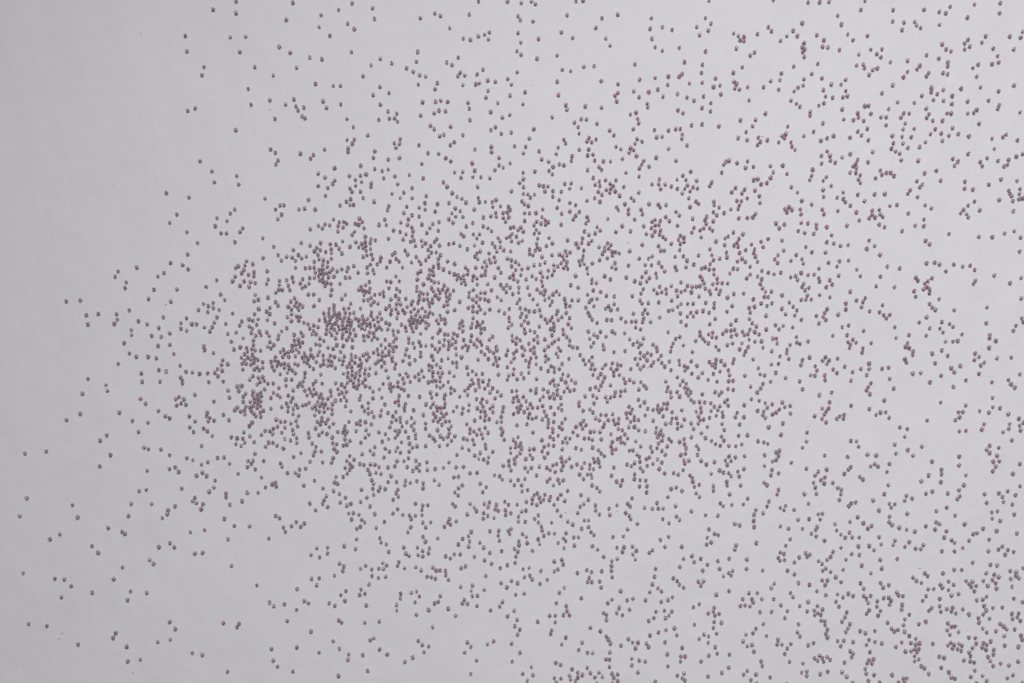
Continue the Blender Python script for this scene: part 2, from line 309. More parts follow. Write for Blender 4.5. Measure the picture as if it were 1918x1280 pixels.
3370,2200 3388,2210 3413,2214 3424,2228 3455,2206 3462,2229 3331,2216 3231,2224 3243,2237 3245,2252 3274,2267 3252,2277 3260,2308 3276,2325 3341,2274
3341,2296 3404,2254 3405,2270 3468,2271 3417,2312 3199,2199 3581,2180 3618,2159 3635,2151 3615,2198 3611,2222 3646,2214 3579,2258 3593,2269 3646,2291
3640,2313 3601,2346 3592,2369 3501,2332 3481,2359 3427,2362 3373,2354 3387,2368 3362,2413 3540,2386 3574,2401 3532,2407 3530,2437 3532,2465 3441,2450
3464,2458 3654,2376 3672,2387 3679,2366 3719,2386 3738,2432 3789,2427 3777,2193 3768,2311 3786,2357 3833,2207 3818,2224 3872,2197 3863,2233 3845,2246
3810,2258 3861,2262 3818,2281 3824,2310 3901,2259 3923,2283 3940,2291 3939,2312 3931,2339 3984,2185 3974,2197 3954,2216 3986,2354 3976,2367 3833,2406
3852,2404 3841,2431 3981,2442 3911,2452 3918,2482 3938,2501 3958,2515 3978,2492 3992,2514 3827,2465 3820,2480 3800,2497 3823,2509 3655,2462 3693,2473
3758,2474 3700,2523 3680,2553 3861,2530 3938,2563 3320,2476 3346,2498 3364,2503 3312,2516 3331,2537 3309,2548 3447,2551 3441,2571 3241,2601 3251,2629
3282,2614 3313,2642 3362,2625 3370,2662 3414,2614 3498,2618 3496,2662 3431,2671 3291,2670 3654,2585 3671,2591 3645,2610 3653,2625 3674,2621 3721,2631
3743,2608 3773,2588 3794,2596 3780,2605 3834,2625 3851,2639 3868,2659 3902,2582 3890,2604 3874,2619 3962,2619 3989,2592 3948,2666 3688,2669 3853,2670
3201,2615 4097,2171 4078,2182 4113,2183 4166,2170 4154,2208 4027,2231 4042,2243 4160,2270 4142,2311 4007,2350 4164,2357 4173,2375 4190,2359 4245,2320
4237,2343 4272,2332 4166,2417 4017,2420 4043,2448 4065,2473 4082,2460 4164,2443 4178,2456 4212,2469 4246,2478 4284,2487 4492,2177 4409,2197 4409,2219
4349,2224 4315,2251 4406,2255 4366,2299 4337,2310 4439,2308 4523,2224 4514,2270 4491,2293 4495,2323 4483,2336 4433,2374 4385,2391 4652,2160 4680,2158
4663,2183 4650,2204 4778,2274 4611,2312 4677,2307 4719,2298 4695,2325 4699,2349 4755,2316 4741,2360 4621,2353 4645,2397 4671,2392 4647,2426 4684,2437
4749,2407 4667,2484 4383,2444 4400,2453 4379,2478 4335,2462 4432,2485 4422,2514 4456,2527 4470,2540 4538,2529 4508,2564 4557,2499 4575,2495 4603,2473
4629,2578 4675,2571 4694,2556 4719,2573 4707,2595 4746,2582 4023,2515 4020,2556 4025,2596 4071,2554 4093,2574 4117,2513 4126,2548 4191,2529 4183,2550
4257,2536 4238,2559 4288,2567 4312,2569 4325,2550 4470,2580 4122,2620 4036,2646 4130,2659 4637,2642 4669,2646 4468,2666 4503,2666 4792,2658 3412,2681
3424,2693 3388,2696 3270,2722 3295,2718 3283,2739 3202,2749 3721,2687 3626,2731 3613,2751 3740,2728 3791,2736 3702,2775 3714,2794 3890,2676 3914,2701
3851,2716 3875,2716 3864,2737 3939,2724 3826,2766 3868,2785 3923,2781 3949,2795 3973,2778 3995,2788 3915,2815 3929,2838 3623,2803 3508,2775 3547,2775
3568,2803 3479,2804 3522,2804 3528,2818 3467,2835 3489,2833 3513,2837 3657,2833 3687,2860 3676,2892 3746,2836 3785,2817 3780,2861 3829,2836 3852,2852
3814,2857 3816,2879 3830,2871 3844,2877 3846,2904 3863,2909 3864,2923 3875,2946 3868,2966 3876,2983 3966,2866 3957,2889 3943,2908 3981,2920 3972,2941
3961,2958 3275,2826 3247,2841 3345,2844 3317,2870 3341,2861 3348,2880 3368,2872 3345,2911 3380,2915 3341,2938 3356,2965 3298,2969 3319,2978 3275,2990
3317,3008 3350,3029 3359,3059 3320,3069 3284,3095 3209,3073 3413,3125 3381,3149 3204,3152 3206,3183 3740,2921 3576,2920 3540,2941 3526,2963 3494,2969
3480,3001 3500,3024 3523,3018 3531,3049 3644,2994 3641,3014 3663,3017 3687,3035 3704,3014 3675,3060 3698,3098 3735,2960 3747,2978 3785,3020 3810,3009
3923,3000 3952,2998 3937,3023 3996,3004 3982,3048 3995,3059 3988,3076 3815,3081 3830,3093 3838,3069 3851,3080 3857,3097 3874,3074 3888,3088 3956,3100
3761,3104 3755,3149 3779,3142 3779,3163 3842,3155 3876,3143 3943,3146 3966,3167 3993,3196 3565,3095 3570,3117 3500,3140 3483,3157 3542,3157 3517,3183
3544,3200 3684,3201 4030,2729 4046,2754 4046,2789 4058,2803 4066,2822 4077,2788 4124,2728 4136,2749 4162,2737 4139,2798 4163,2797 4173,2810 4167,2828
4108,2814 4107,2839 4123,2858 4070,2855 4058,2872 4112,2879 4200,2773 4208,2786 4228,2789 4225,2829 4222,2852 4276,2703 4292,2718 4314,2727 4330,2682
4344,2695 4347,2757 4372,2756 4337,2789 4320,2810 4416,2682 4442,2721 4466,2736 4404,2737 4412,2748 4441,2761 4456,2786 4488,2779 4400,2801 4523,2719
4540,2735 4554,2721 4571,2741 4562,2766 4547,2743 4618,2682 4656,2689 4677,2700 4605,2718 4647,2713 4662,2729 4625,2741 4667,2753 4731,2672 4758,2678
4734,2708 4758,2693 4772,2705 4739,2746 4619,2792 4574,2809 4602,2806 4747,2800 4788,2817 4693,2842 4649,2845 4608,2835 4618,2857 4605,2875 4633,2895
4581,2891 4585,2913 4602,2941 4621,2960 4664,2953 4684,2919 4701,2932 4715,2945 4752,2946 4704,2977 4740,2871 4770,2870 4742,2897 4764,2888 4778,2905
4781,2974 4788,2993 4363,2845 4351,2857 4400,2836 4405,2863 4434,2850 4461,2844 4455,2861 4476,2870 4509,2851 4538,2875 4258,2876 4237,2898 4232,2926
4157,2914 4303,2920 4336,2909 4439,2917 4457,2933 4471,2931 4436,2949 4448,2971 4489,2958 4028,2952 4053,2963 4097,2952 4175,2942 4188,2955 4205,2948
4237,2956 4258,2975 4289,2990 4070,2994 4058,3018 4098,3004 4130,3011 4196,3027 4223,3006 4266,3009 4289,3016 4307,3011 4284,3039 4304,3037 4296,3052
4284,3070 4268,3047 4241,3049 4303,3086 4284,3094 4537,2983 4567,2986 4439,3021 4452,3008 4469,3018 4461,3035 4492,3013 4505,3022 4485,3038 4502,3046
4572,3012 4555,3032 4539,3054 4545,3071 4605,3009 4622,3018 4640,3002 4600,3030 4618,3042 4655,3041 4652,3063 4706,3021 4770,3027 4627,3074 4638,3094
4652,3117 4686,3105 4726,3114 4769,3097 4075,3051 4070,3089 4091,3085 4061,3104 4084,3106 4052,3130 4057,3152 4094,3159 4067,3187 4119,3193 4178,3159
4231,3176 4247,3175 4208,3193 4236,3191 4315,3118 4330,3128 4350,3154 4399,3073 4421,3078 4408,3125 4444,3146 4456,3170 4472,3176 4515,3090 4544,3096
4562,3100 4565,3139 4548,3168 4602,3163 4622,3188 4719,3174 4745,3160 4789,3196 4573,3199 875,2143 902,2152 943,2174 973,2162 1019,2142 1049,2140
821,2186 836,2207 920,2225 947,2211 967,2226 1008,2248 980,2301 1002,2281 913,2328 901,2345 919,2353 950,2359 942,2383 820,2369 1075,2169 1161,2157
1185,2156 1177,2170 1159,2185 1196,2195 1235,2156 1225,2234 1244,2280 1209,2305 1159,2305 1059,2309 1059,2327 1076,2361 1134,2344 816,2561 913,2590
949,2587 1276,2265 1289,2260 1294,2273 1314,2167 1321,2182 1347,2213 1382,2212 1398,2223 1403,2196 1432,2192 1452,2160 1511,2163 1553,2164 1560,2143
1574,2231 1567,2256 1581,2264 1562,2297 1590,2311 1512,2285 1529,2321 1518,2340 1511,2357 1535,2371 1594,2351 1451,2356 1478,2387 1291,2413 1310,2424
1328,2467 1337,2487 1365,2461 1388,2442 1409,2465 1426,2448 1484,2565 1534,2562 1534,2589 1457,2597 1497,2607 1590,2638 1459,2708 1495,2705 1483,2738
1566,2694 1262,2820 1282,2837 1332,2827 1424,2812 1444,2823 1541,2823 1568,2835 1596,2784 1120,2918 1110,2934 821,2944 901,3056 947,3066 1279,3092
1299,3121 1560,3002 1586,2903 1599,2914 1589,3036 1658,2150 1624,2156 1638,2170 1649,2182 1616,2189 1638,2197 1626,2215 1607,2231 1685,2170 1704,2175
1735,2172 1756,2174 1775,2185 1723,2197 1733,2217 1760,2211 1784,2217 1741,2246 1749,2263 1780,2280 1746,2286 1773,2295 1804,2287 1818,2256 1831,2226
1817,2186 1849,2180 1859,2157 1798,2140 1892,2157 1907,2185 1913,2143 1857,2254 1863,2291 1855,2307 1865,2323 1841,2337 1899,2249 1896,2270 1921,2259
1933,2203 1950,2187 1948,2155 1964,2173 1964,2202 1952,2251 1982,2260 1981,2284 1999,2162 2001,2198 2038,2193 2077,2189 2102,2163 2136,2186 2171,2184
2034,2246 2056,2267 2126,2233 2147,2230 2165,2270 2147,2284 2130,2304 2145,2318 2201,2214 2234,2212 2249,2263 2277,2279 2261,2302 2242,2146 2265,2149
2288,2139 2284,2163 2357,2179 2383,2155 2384,2177 2393,2200 2316,2224 2340,2228 2352,2244 2391,2248 1693,2291 1718,2328 1750,2315 1618,2328 1624,2365
1643,2357 1689,2348 1733,2369 1633,2403 1655,2400 1681,2408 1647,2429 1694,2433 1708,2444 1688,2463 1671,2474 1755,2404 1800,2441 1762,2469 1670,2523
1665,2569 1779,2517 1785,2538 1809,2547 1820,2582 1840,2402 1862,2382 1886,2409 1917,2411 1946,2413 1925,2427 1924,2466 1910,2490 1946,2356 1980,2365
2004,2363 1976,2386 1976,2410 1980,2445 1994,2468 2017,2444 1981,2511 1992,2534 1891,2562 1900,2590 1915,2600 1955,2562 1979,2578 1958,2597 1980,2604
2011,2566 2006,2588 2120,2357 2132,2369 2202,2357 2220,2373 2231,2390 2188,2406 2105,2428 2099,2444 2109,2454 2137,2439 2081,2465 2207,2488 2194,2508
2199,2533 2195,2557 2167,2520 2147,2547 2248,2540 2266,2563 2087,2602 2109,2613 2127,2593 2155,2594 2222,2605 2294,2587 2269,2622 2302,2637 2268,2356
2292,2350 2286,2372 2325,2362 2320,2384 2333,2389 2265,2400 2263,2426 2284,2414 2314,2423 2364,2347 2381,2361 2367,2388 2368,2409 2392,2401 2294,2485
2336,2483 2333,2505 2339,2529 2381,2484 2387,2499 2393,2475 2349,2578 2376,2644 2343,2658 1610,2650 1689,2661 1712,2647 1741,2665 1792,2634 1774,2660
1796,2662 1810,2645 1868,2629 1862,2647 1894,2659 1947,2653 1972,2668 2027,2655 2043,2669 2061,2668 2086,2670 2160,2658 2180,2650 1605,2672 1742,2694
1772,2704 1806,2699 1728,2735 1620,2765 1615,2812 1690,2759 1684,2784 1709,2777 1876,2777 1875,2801 1857,2830 1858,2857 1926,2774 1951,2768 1964,2791
1944,2818 2000,2698 2020,2701 2039,2707 2088,2691 2101,2714 2062,2789 2035,2823 2053,2815 2008,2855 2099,2848 2158,2746 2134,2881 2213,2739 2207,2764
2212,2789 2236,2787 2268,2760 2347,2728 2374,2748 2395,2718 2175,2806 2165,2823 2189,2825 2234,2835 2297,2856 2340,2837 2353,2816 2377,2883 1734,2996
1750,2987 1777,3040 1813,3062 1633,3063 1629,3088 1959,2999 1977,3017 2007,3026 1986,3052 1933,3077 1896,3098 2189,3006 2205,3027 2176,3053 2283,3013
2311,3001 2396,3011 2409,2148 2411,2168 2462,2147 2494,2144 2550,2140 2459,2189 2472,2207 2489,2188 2526,2183 2513,2224 2458,2241 2427,2246 2443,2270
2409,2270 2445,2298 2471,2293 2561,2187 2576,2199 2589,2177 2607,2171 2632,2159 2651,2157 2667,2144 2628,2141 2638,2176 2600,2208 2630,2198 2677,2183
2702,2172 2737,2166 2725,2190 2763,2174 2761,2193 2779,2195 2754,2220 2766,2221 2771,2235 2715,2219 2733,2241 2773,2270 2785,2160 2780,2146 2801,2147
2804,2161 2809,2183 2575,2239 2563,2252 2592,2271 2613,2244 2638,2246 2620,2261 2501,2317 2516,2307 2526,2328 2493,2333 2492,2355 2514,2363 2534,2347
2545,2339 2552,2314 2578,2324 2573,2339 2626,2315 2612,2333 2658,2296 2645,2343 2465,2348 2422,2361 2443,2393 2463,2388 2595,2362 2610,2388 2627,2414
2796,2282 2810,2299 2721,2316 2755,2337 2734,2358 2717,2371 2706,2400 2788,2364 2790,2388 2807,2407 2852,2380 2856,2408 2889,2364 2875,2187 2864,2224
2915,2246 2888,2253 2907,2270 2937,2172 2957,2181 2972,2166 2997,2160 2995,2138 3028,2147 3041,2140 3080,2149 3099,2163 3058,2170 3031,2178 2998,2189
3011,2203 3087,2194 3113,2214 3155,2213 3177,2220 2972,2218 2971,2241 2998,2246 3024,2248 2995,2275 3030,2274 3028,2303 3143,2287 3167,2281 3194,2296
3128,2325 3077,2352 2960,2331 2941,2357 2951,2369 3019,2375 3055,2380 3083,2379 3106,2379 3164,2367 2930,2400 2947,2412 2954,2429 2985,2451 2939,2476
3168,2416 3182,2432 3104,2428 3133,2448 2428,2417 2428,2440 2460,2441 2521,2411 2504,2428 2521,2445 2535,2463 2539,2482 2547,2506 2583,2446 2659,2440
2683,2454 2737,2435 2756,2434 2756,2466 2724,2473 2768,2489 2782,2503 2571,2494 2597,2496 2651,2494 2639,2519 2649,2531 2614,2540 2642,2565 2687,2514
2709,2514 2690,2552 2447,2499 2465,2512 2430,2532 2430,2550 2469,2541 2494,2576 2520,2522 2527,2545 2409,2568 2425,2581 2416,2604 2412,2633 2450,2663
2478,2656 2596,2627 2631,2618 2637,2640 2596,2673 2613,2664 2774,2555 2799,2572 2827,2605 2871,2512 2920,2509 2889,2562 2922,2560 2915,2583 2963,2557
2980,2577 2964,2593 2975,2617 2891,2614 2865,2625 2864,2648 2864,2670 3056,2575 3041,2586 3093,2526 3131,2511 3114,2559 3184,2652 3070,2661 2748,2666
2533,2671 2818,2672 2704,2681 2456,2700 2482,2693 2492,2711 2563,2712 2529,2731 2424,2728 2415,2782 2455,2778 2770,2676 2759,2702 2751,2723 2771,2723
2809,2720 2815,2749 2867,2701 2643,2751 2620,2772 2605,2821 2652,2835 2655,2858 2639,2877 2667,2878 2601,2881 2574,2881 2600,2910 2408,2857 2422,2900
2411,2929 2434,2945 2424,2969 2583,2950 2579,2965 2650,2982 2630,3015 2726,3007 2710,3041 2751,3054 2775,3055 2488,3121 2448,3153 2496,3159 2469,3184
2765,2937 2812,2953 2866,2805 2846,2822 2937,2809 2964,2801 3023,2808 2900,2844 2888,2869 2915,2879 2948,2853 2826,2868 2840,2877 2840,2901 3065,2697
3055,2734 3043,2771 3081,2752 3098,2767 3153,2704 3171,2718 3182,2735 3149,2794 3128,2808 3096,2816 3072,2862 3111,2857 3146,2861 3133,2880 3117,2893
3062,2891 3039,2905 3159,2940 3119,2948 3084,2959 3044,2973 3170,2973 2839,2978 2849,2993 2859,3011 2908,3021 2943,2990 2962,3006 2988,3007 2976,3033
3028,3011 3037,3027 2856,3053 2838,3085 2855,3086 2854,3121 2959,3083 2994,3091 3022,3096 2959,3113 2988,3147 3195,3032 3189,3072 3187,3096 3172,3161
3196,3176 3069,3191 2603,3102 2625,3111 2679,3131 2596,3173 2627,3175 2605,3193 2667,3162 2672,3178 2695,3186 2706,3147 2727,3158 2706,3170 2750,3125
2765,3150 2806,3148 2821,3167 2786,3170 2794,3196 2866,3153 2875,3172 2893,3156 2893,3187 2868,3200 856,1240 882,1259 1036,1090 1061,1091 1124,1084
1101,1131 1282,1153 1374,1168 1303,1193 1318,1217 1342,1200 1368,1203 1384,1219 1398,1192 1384,1251 1155,1220 1184,1234 1147,1241 1117,1244 1103,1253
1142,1263 1132,1277 1101,1293 1164,1285 1190,1271 1189,1292 1089,1314 1143,1315 1173,1319 1195,1323 1166,1341 1124,1336 1251,1268 1255,1307 1249,1328
1309,1312 1308,1331 1343,1310 1350,1335 1369,1297 1374,1319 1358,1357 1306,1355 1321,1356 1292,1368 1033,1377 1053,1403 998,1416 953,1422 976,1431
999,1441 930,1449 1027,1450 973,1459 1195,1379 1190,1408 1210,1401 1255,1391 1290,1412 1302,1429 1212,1445 1263,1439 1249,1457 1263,1468 1362,1410
1388,1412 1379,1394 1349,1434 1382,1431 1391,1437 1365,1447 1398,1447 1365,1469 1192,1469 1583,1081 1660,1083 1649,1098 1711,1106 1737,1118 1758,1123
1819,1116 1843,1077 1874,1084 1901,1095 1934,1080 1931,1103 1999,1089 1887,1119 1923,1130 1939,1124 1974,1125 1993,1137 1946,1149 1978,1150 1411,1136
1452,1148 1501,1136 1546,1141 1573,1143 1604,1128 1483,1159 1500,1169 1473,1175 1489,1191 1526,1177 1551,1165 1552,1181 1588,1162 1601,1184 1639,1153
1666,1132 1711,1131 1694,1140 1680,1156 1701,1159 1713,1149 1734,1136 1735,1163 1715,1172 1739,1188 1719,1193 1701,1200 1413,1208 1434,1199 1494,1211
1515,1215 1552,1210 1535,1225 1472,1223 1746,1210 1783,1205 1781,1221 1767,1236 1734,1237 1719,1250 1747,1262 1721,1277 1752,1278 1850,1181 1837,1191
1855,1210 1869,1222 1827,1222 1811,1250 1885,1250 1927,1227 1897,1171 1909,1189 1949,1201 1962,1219 1971,1234 1994,1216 1969,1269 1958,1277 1430,1254
1451,1252 1471,1250 1511,1238 1533,1248 1495,1262 1512,1258 1555,1260 1477,1274 1499,1276 1516,1281 1531,1276 1546,1270 1578,1268 1600,1258 1630,1251
1625,1267 1657,1243 1492,1292 1538,1295 1564,1292 1418,1305 1450,1300 1472,1298 1511,1300 1498,1312 1512,1318 1529,1322 1618,1299 1638,1298 1677,1274
1523,1335 1549,1327 1592,1327 1447,1326 1406,1325 1430,1339 1415,1347 1553,1354 1549,1380 1730,1318 1691,1340 1712,1333 1732,1349 1699,1357 1680,1354
1715,1363 1727,1365 1705,1379 1755,1378 1779,1375 1796,1364 1797,1385 1738,1392 1703,1404 1724,1403 1751,1411 1770,1419 1737,1425 1811,1315 1830,1318
1870,1314 1854,1293 1821,1347 1858,1350 1873,1362 1830,1400 1853,1383 1868,1398 1900,1397 1954,1306 1983,1329 1952,1341 1952,1360 1965,1365 1982,1373
1964,1383 1962,1402 1984,1400 1958,1415 1933,1408 1926,1423 1857,1420 1875,1422 1824,1429 1855,1442 1833,1449 1808,1443 1907,1435 1886,1450 1940,1444
1977,1441 1959,1453 1992,1456 1924,1458 1896,1463 1864,1463 1830,1469 1444,1377 1469,1376 1495,1402 1600,1397 1617,1378 1642,1419 1405,1422 1417,1433
1470,1431 1564,1428 1541,1442 1563,1448 1610,1443 1633,1440 1688,1442 1516,1463 1539,1462 1567,1469 1588,1466 1617,1462 1639,1466 1657,1463 1740,1459
1779,1464 2053,1078 2044,1119 2036,1129 2058,1147 2017,1150 2005,1168 2021,1181 2043,1180 2063,1192 2008,1199 2053,1209 2096,1222 2129,1234 2052,1232
2030,1246 2055,1250 2077,1259 2014,1261 2023,1264 2011,1284 2030,1285 2004,1300 2019,1311 2034,1319 2054,1321 2080,1334 2105,1274 2127,1282 2144,1287
2021,1346 2052,1353 2029,1361 2073,1353 2097,1353 2060,1368 2088,1368 2108,1377 2092,1387 2105,1394 2039,1381 2055,1396 2025,1400 2002,1373 2002,1398
2010,1417 2024,1413 2094,1408 2097,1425 2079,1431 2012,1434 2012,1460 2096,1457 2027,1468 2129,1449 2124,1358 2153,1410 2102,1141 2125,1137 2154,1149
2189,1164 2160,1094 2172,1104 2217,1096 2246,1095 2233,1115 2260,1133 2222,1147 2249,1175 2233,1184 2224,1199 2237,1211 2290,1184 2302,1081 2333,1113
2342,1128 2306,1137 2318,1153 2343,1154 2359,1169 2327,1175 2315,1202 2290,1212 2270,1223 2298,1226 2319,1223 2279,1242 2259,1250 2228,1251 2274,1266
2272,1284 2255,1288 2392,1175 2376,1209 2395,1216 2414,1224 2430,1236 2396,1245 2415,1262 2444,1259 2473,1252 2439,1286 2334,1252 2346,1274 2317,1297
2284,1328 2180,1250 2192,1264 2190,1279 2171,1288 2158,1301 2174,1310 2140,1308 2161,1324 2180,1329 2217,1291 2233,1302 2213,1312 2235,1330 2217,1355
2198,1367 2196,1387 2251,1369 2271,1369 2302,1356 2233,1385 2214,1400 2249,1397 2271,1399 2289,1406 2230,1412 2193,1439 2215,1433 2242,1431 2251,1447
2235,1459 2215,1456 2270,1465 2294,1447 2329,1389 2347,1403 2345,1331 2373,1333 2357,1347 2389,1345 2371,1365 2398,1094 2387,1106 2373,1112 2426,1076
2451,1082 2418,1106 2396,1128 2429,1133 2447,1125 2502,1092 2525,1088 2511,1074 2518,1116 2513,1140 2515,1155 2528,1166 2507,1171 2480,1166 2480,1187
2496,1193 2538,1201 2585,1193 2559,1149 2587,1137 2572,1112 2552,1227 2501,1240 2529,1237 2593,1240 2532,1272 2541,1293 2564,1297 2568,1265 2595,1264
2586,1286 2536,1314 2492,1290 2511,1304 2464,1306 2404,1283 2387,1297 2406,1304 2425,1315 2430,1343 2429,1366 2402,1375 2471,1344 2515,1353 2541,1336
2553,1358 2531,1368 2547,1377 2590,1376 2571,1393 2552,1402 2586,1410 2576,1428 2480,1379 2496,1399 2433,1401 2422,1417 2436,1441 2461,1445 2478,1456
2503,1456 2527,1450 2517,1424 2385,1444 2337,1452 2363,1465 2444,1466 2737,1081 2811,1077 2758,1098 2788,1090 2728,1114 2771,1125 2724,1135 2757,1138
2658,1123 2698,1138 2708,1156 2648,1174 2670,1180 2619,1189 2634,1196 2655,1194 2734,1171 2731,1197 2726,1215 2711,1220 2717,1238 2736,1234 2774,1231
2640,1214 2654,1228 2628,1231 2652,1237 2612,1245 2640,1253 2659,1257 2749,1254 2753,1279 2806,1155 2845,1137 2861,1145 2832,1156 2830,1173 2850,1163
2822,1185 2868,1177 2882,1178 2900,1184 2868,1195 2844,1207 2808,1216 2880,1229 2865,1249 2884,1256 2885,1084 2953,1080 2949,1173 2696,1290 2673,1333
2708,1344 2772,1308 2771,1322 2793,1323 2778,1358 2813,1365 2752,1378 2832,1291 2858,1306 2933,1297 2973,1314 2999,1323 3029,1316 3007,1295 3042,1299
3025,1272 3071,1279 3075,1298 2994,1209 3037,1210 3054,1199 3022,1239 3051,1239 3085,1228 3099,1247 3113,1269 3027,1094 3055,1101 3068,1081 3094,1076
3089,1095 3105,1108 3117,1119 3084,1150 3094,1172 3111,1172 3144,1139 3186,1102 3178,1120 3186,1140 3183,1168 3162,1200 3162,1249 3168,1262 2606,1363
2620,1377 2644,1397 2679,1403 2708,1403 2649,1418 2669,1431 2649,1435 2610,1457 2652,1462 2771,1400 2796,1397 2760,1411 2781,1431 2743,1438 2754,1461
2840,1383 2876,1386 2876,1422 2850,1432 2836,1443 2861,1449 2892,1446 2961,1384 3002,1372 3012,1351 2997,1404 3007,1419 3036,1416 3020,1449 3010,1466
3033,1466 2966,1466 3062,1355 3089,1341 3078,1372 3099,1366 3119,1351 3121,1372 3144,1336 3189,1320 3168,1358 3190,1365 3173,1385 3146,1405 3189,1421
3085,1413 3174,1434 3151,1449 3132,1453 3186,1465 2607,1466 874,1488 848,1512 847,1536 875,1547 898,1515 921,1516 957,1531 994,1530 983,1550 1004,1509
1016,1483 1058,1515 1067,1561 1106,1555 1084,1598 1096,1634 1125,1624 1139,1582 1123,1522 1133,1503 1166,1493 1184,1500 1209,1493 1202,1519 1168,1527
1182,1537 1177,1557 1197,1571 1215,1550 1222,1568 1249,1553 1261,1571 1252,1496 1286,1512 1343,1534 1319,1550 1305,1568 1302,1584 1346,1484 1390,1480
1399,1499 1364,1500 1378,1566 1378,1592 1398,1590 814,1656 955,1622 958,1634 999,1651 1043,1685 1037,1706 1066,1703 1019,1726 1040,1734 1006,1743
1021,1759 1046,1784 844,1709 871,1739 900,1742 934,1748 972,1746 978,1787 847,1769 852,1780 854,1790 838,1857 822,1867 861,1868 1068,1826 1074,1860
1186,1592 1187,1614 1155,1627 1182,1634 1192,1638 1159,1645 1145,1656 1182,1659 1130,1673 1160,1672 1145,1686 1174,1681 1194,1677 1206,1682 1189,1695
1134,1700 1153,1701 1174,1706 1137,1728 1204,1719 1192,1728 1213,1728 1231,1720 1230,1694 1221,1640 1264,1599 1253,1621 1282,1613 1269,1629 1327,1634
1313,1647 1335,1653 1352,1646 1324,1669 1352,1668 1368,1617 1384,1613 1369,1639 1388,1635 1399,1649 1383,1666 1289,1669 1269,1692 1287,1686 1303,1693
1274,1713 1298,1711 1316,1704 1333,1699 1351,1706 1332,1719 1355,1721 1368,1732 1346,1743 1383,1745 1283,1731 1312,1750 1381,1702 1395,1707 1111,1807
1132,1805 1118,1828 1151,1841 1139,1855 1169,1775 1184,1758 1209,1766 1230,1763 1238,1781 1217,1786 1204,1799 1255,1794 1280,1793 1339,1775 1366,1775
1340,1804 1306,1815 1239,1821 1186,1831 1221,1837 1183,1850 1205,1847 1224,1851 1208,1864 1190,1866 1280,1837 1300,1848 1311,1857 1269,1861 1350,1850
1370,1863 1373,1825 1395,1808 1404,1481 1423,1509 1442,1515 1469,1522 1489,1530 1495,1497 1451,1536 1468,1547 1410,1555 1418,1570 1461,1563 1480,1562
1498,1583 1517,1595 1479,1609 1498,1613 1455,1634 1521,1487 1542,1481 1558,1478 1545,1496 1523,1500 1542,1505 1532,1522 1530,1540 1551,1534 1556,1520
1570,1512 1577,1499 1591,1485 1578,1477 1565,1540 1590,1540 1585,1525 1604,1518 1618,1534 1613,1484 1633,1487 1630,1503 1605,1503 1644,1506 1642,1518
1625,1522 1638,1538 1657,1542 1621,1546 1606,1538 1545,1551 1527,1560 1553,1566 1577,1557 1572,1583 1605,1564 1603,1578 1639,1560 1634,1575 1624,1590
1650,1589 1665,1567 1665,1489 1680,1497 1698,1481 1702,1493 1721,1492 1738,1475 1749,1494 1767,1483 1770,1504 1787,1491 1807,1509 1824,1515 1707,1508
1699,1514 1681,1521 1716,1517 1733,1513 1735,1528 1754,1521 1774,1530 1708,1540 1693,1534 1764,1539 1787,1541 1816,1540 1730,1553 1749,1558 1703,1572
1724,1571 1752,1573 1705,1591 1741,1590 1768,1584 1804,1588 1841,1546 1864,1550 1843,1567 1854,1582 1843,1598 1859,1487 1917,1498 1928,1484 1947,1472
1938,1495 1954,1498 1967,1480 1977,1497 1988,1480 1965,1508 1994,1508 1954,1513 1933,1510 1922,1519 1880,1517 1898,1529 1928,1533 1950,1530 1902,1546
1934,1550 1995,1534 1970,1560 1914,1581 1402,1602 1414,1601 1405,1621 1536,1626 1560,1631 1577,1613 1607,1617 1650,1624 1496,1644 1595,1646 1425,1651
1488,1661 1513,1662 1457,1661 1416,1671 1432,1668 1467,1672 1443,1677 1424,1690 1438,1697 1481,1693 1515,1684 1538,1684 1551,1691 1566,1669 1547,1663
1501,1709 1515,1702 1450,1712 1468,1725 1536,1709 1553,1708 1570,1721 1589,1681 1607,1687 1612,1666 1603,1705 1428,1744 1427,1764 1502,1751 1644,1659
1665,1668 1646,1681 1685,1678 1702,1660 1719,1653 1729,1670 1717,1684 1749,1649 1767,1634 1785,1613 1805,1627 1771,1656 1791,1646 1789,1666 1808,1663
1818,1660 1823,1643 1824,1612 1840,1624 1855,1621 1843,1642 1836,1672 1837,1688 1788,1679 1773,1687 1759,1700 1800,1697 1787,1714 1807,1731 1853,1702
1848,1722 1637,1699 1661,1697 1691,1701 1626,1715 1646,1717 1678,1711 1691,1720 1711,1727 1732,1723 1649,1732 1683,1735 1609,1747 1629,1743 1648,1753
1667,1747 1685,1756 1707,1747 1727,1753 1760,1745 1628,1763 1662,1764 1640,1777 1679,1778 1710,1773 1914,1603 1934,1604 1963,1598 1971,1615 1994,1616
1941,1626 1904,1634 1970,1649 1970,1666 1898,1658 1917,1668 1887,1687 1918,1701 1943,1684 1871,1752 1901,1745 1910,1760 1886,1770 1943,1762 1960,1750
1975,1734 1984,1761 1963,1775 1818,1766 1921,1786 1420,1784 1405,1794 1415,1806 1467,1796 1479,1783 1509,1794 1572,1792 1599,1798 1626,1791 1655,1789
1680,1799 1699,1789 1711,1806 1614,1810 1658,1806 1672,1816 1583,1820 1600,1836 1622,1833 1588,1844 1612,1856 1548,1828 1551,1851 1535,1865 1427,1827
1448,1819 1470,1819 1455,1835 1481,1840 1438,1849 1465,1849 1503,1844 1495,1858 1511,1865 1731,1813 1747,1832 1777,1820 1794,1795 1689,1850 1746,1862
1788,1860 1684,1868 1826,1800 1863,1787 1843,1809 1862,1807 1831,1827 1877,1816 1892,1792 1893,1823 1869,1851 1912,1851 1965,1855 1827,1810 2004,1479
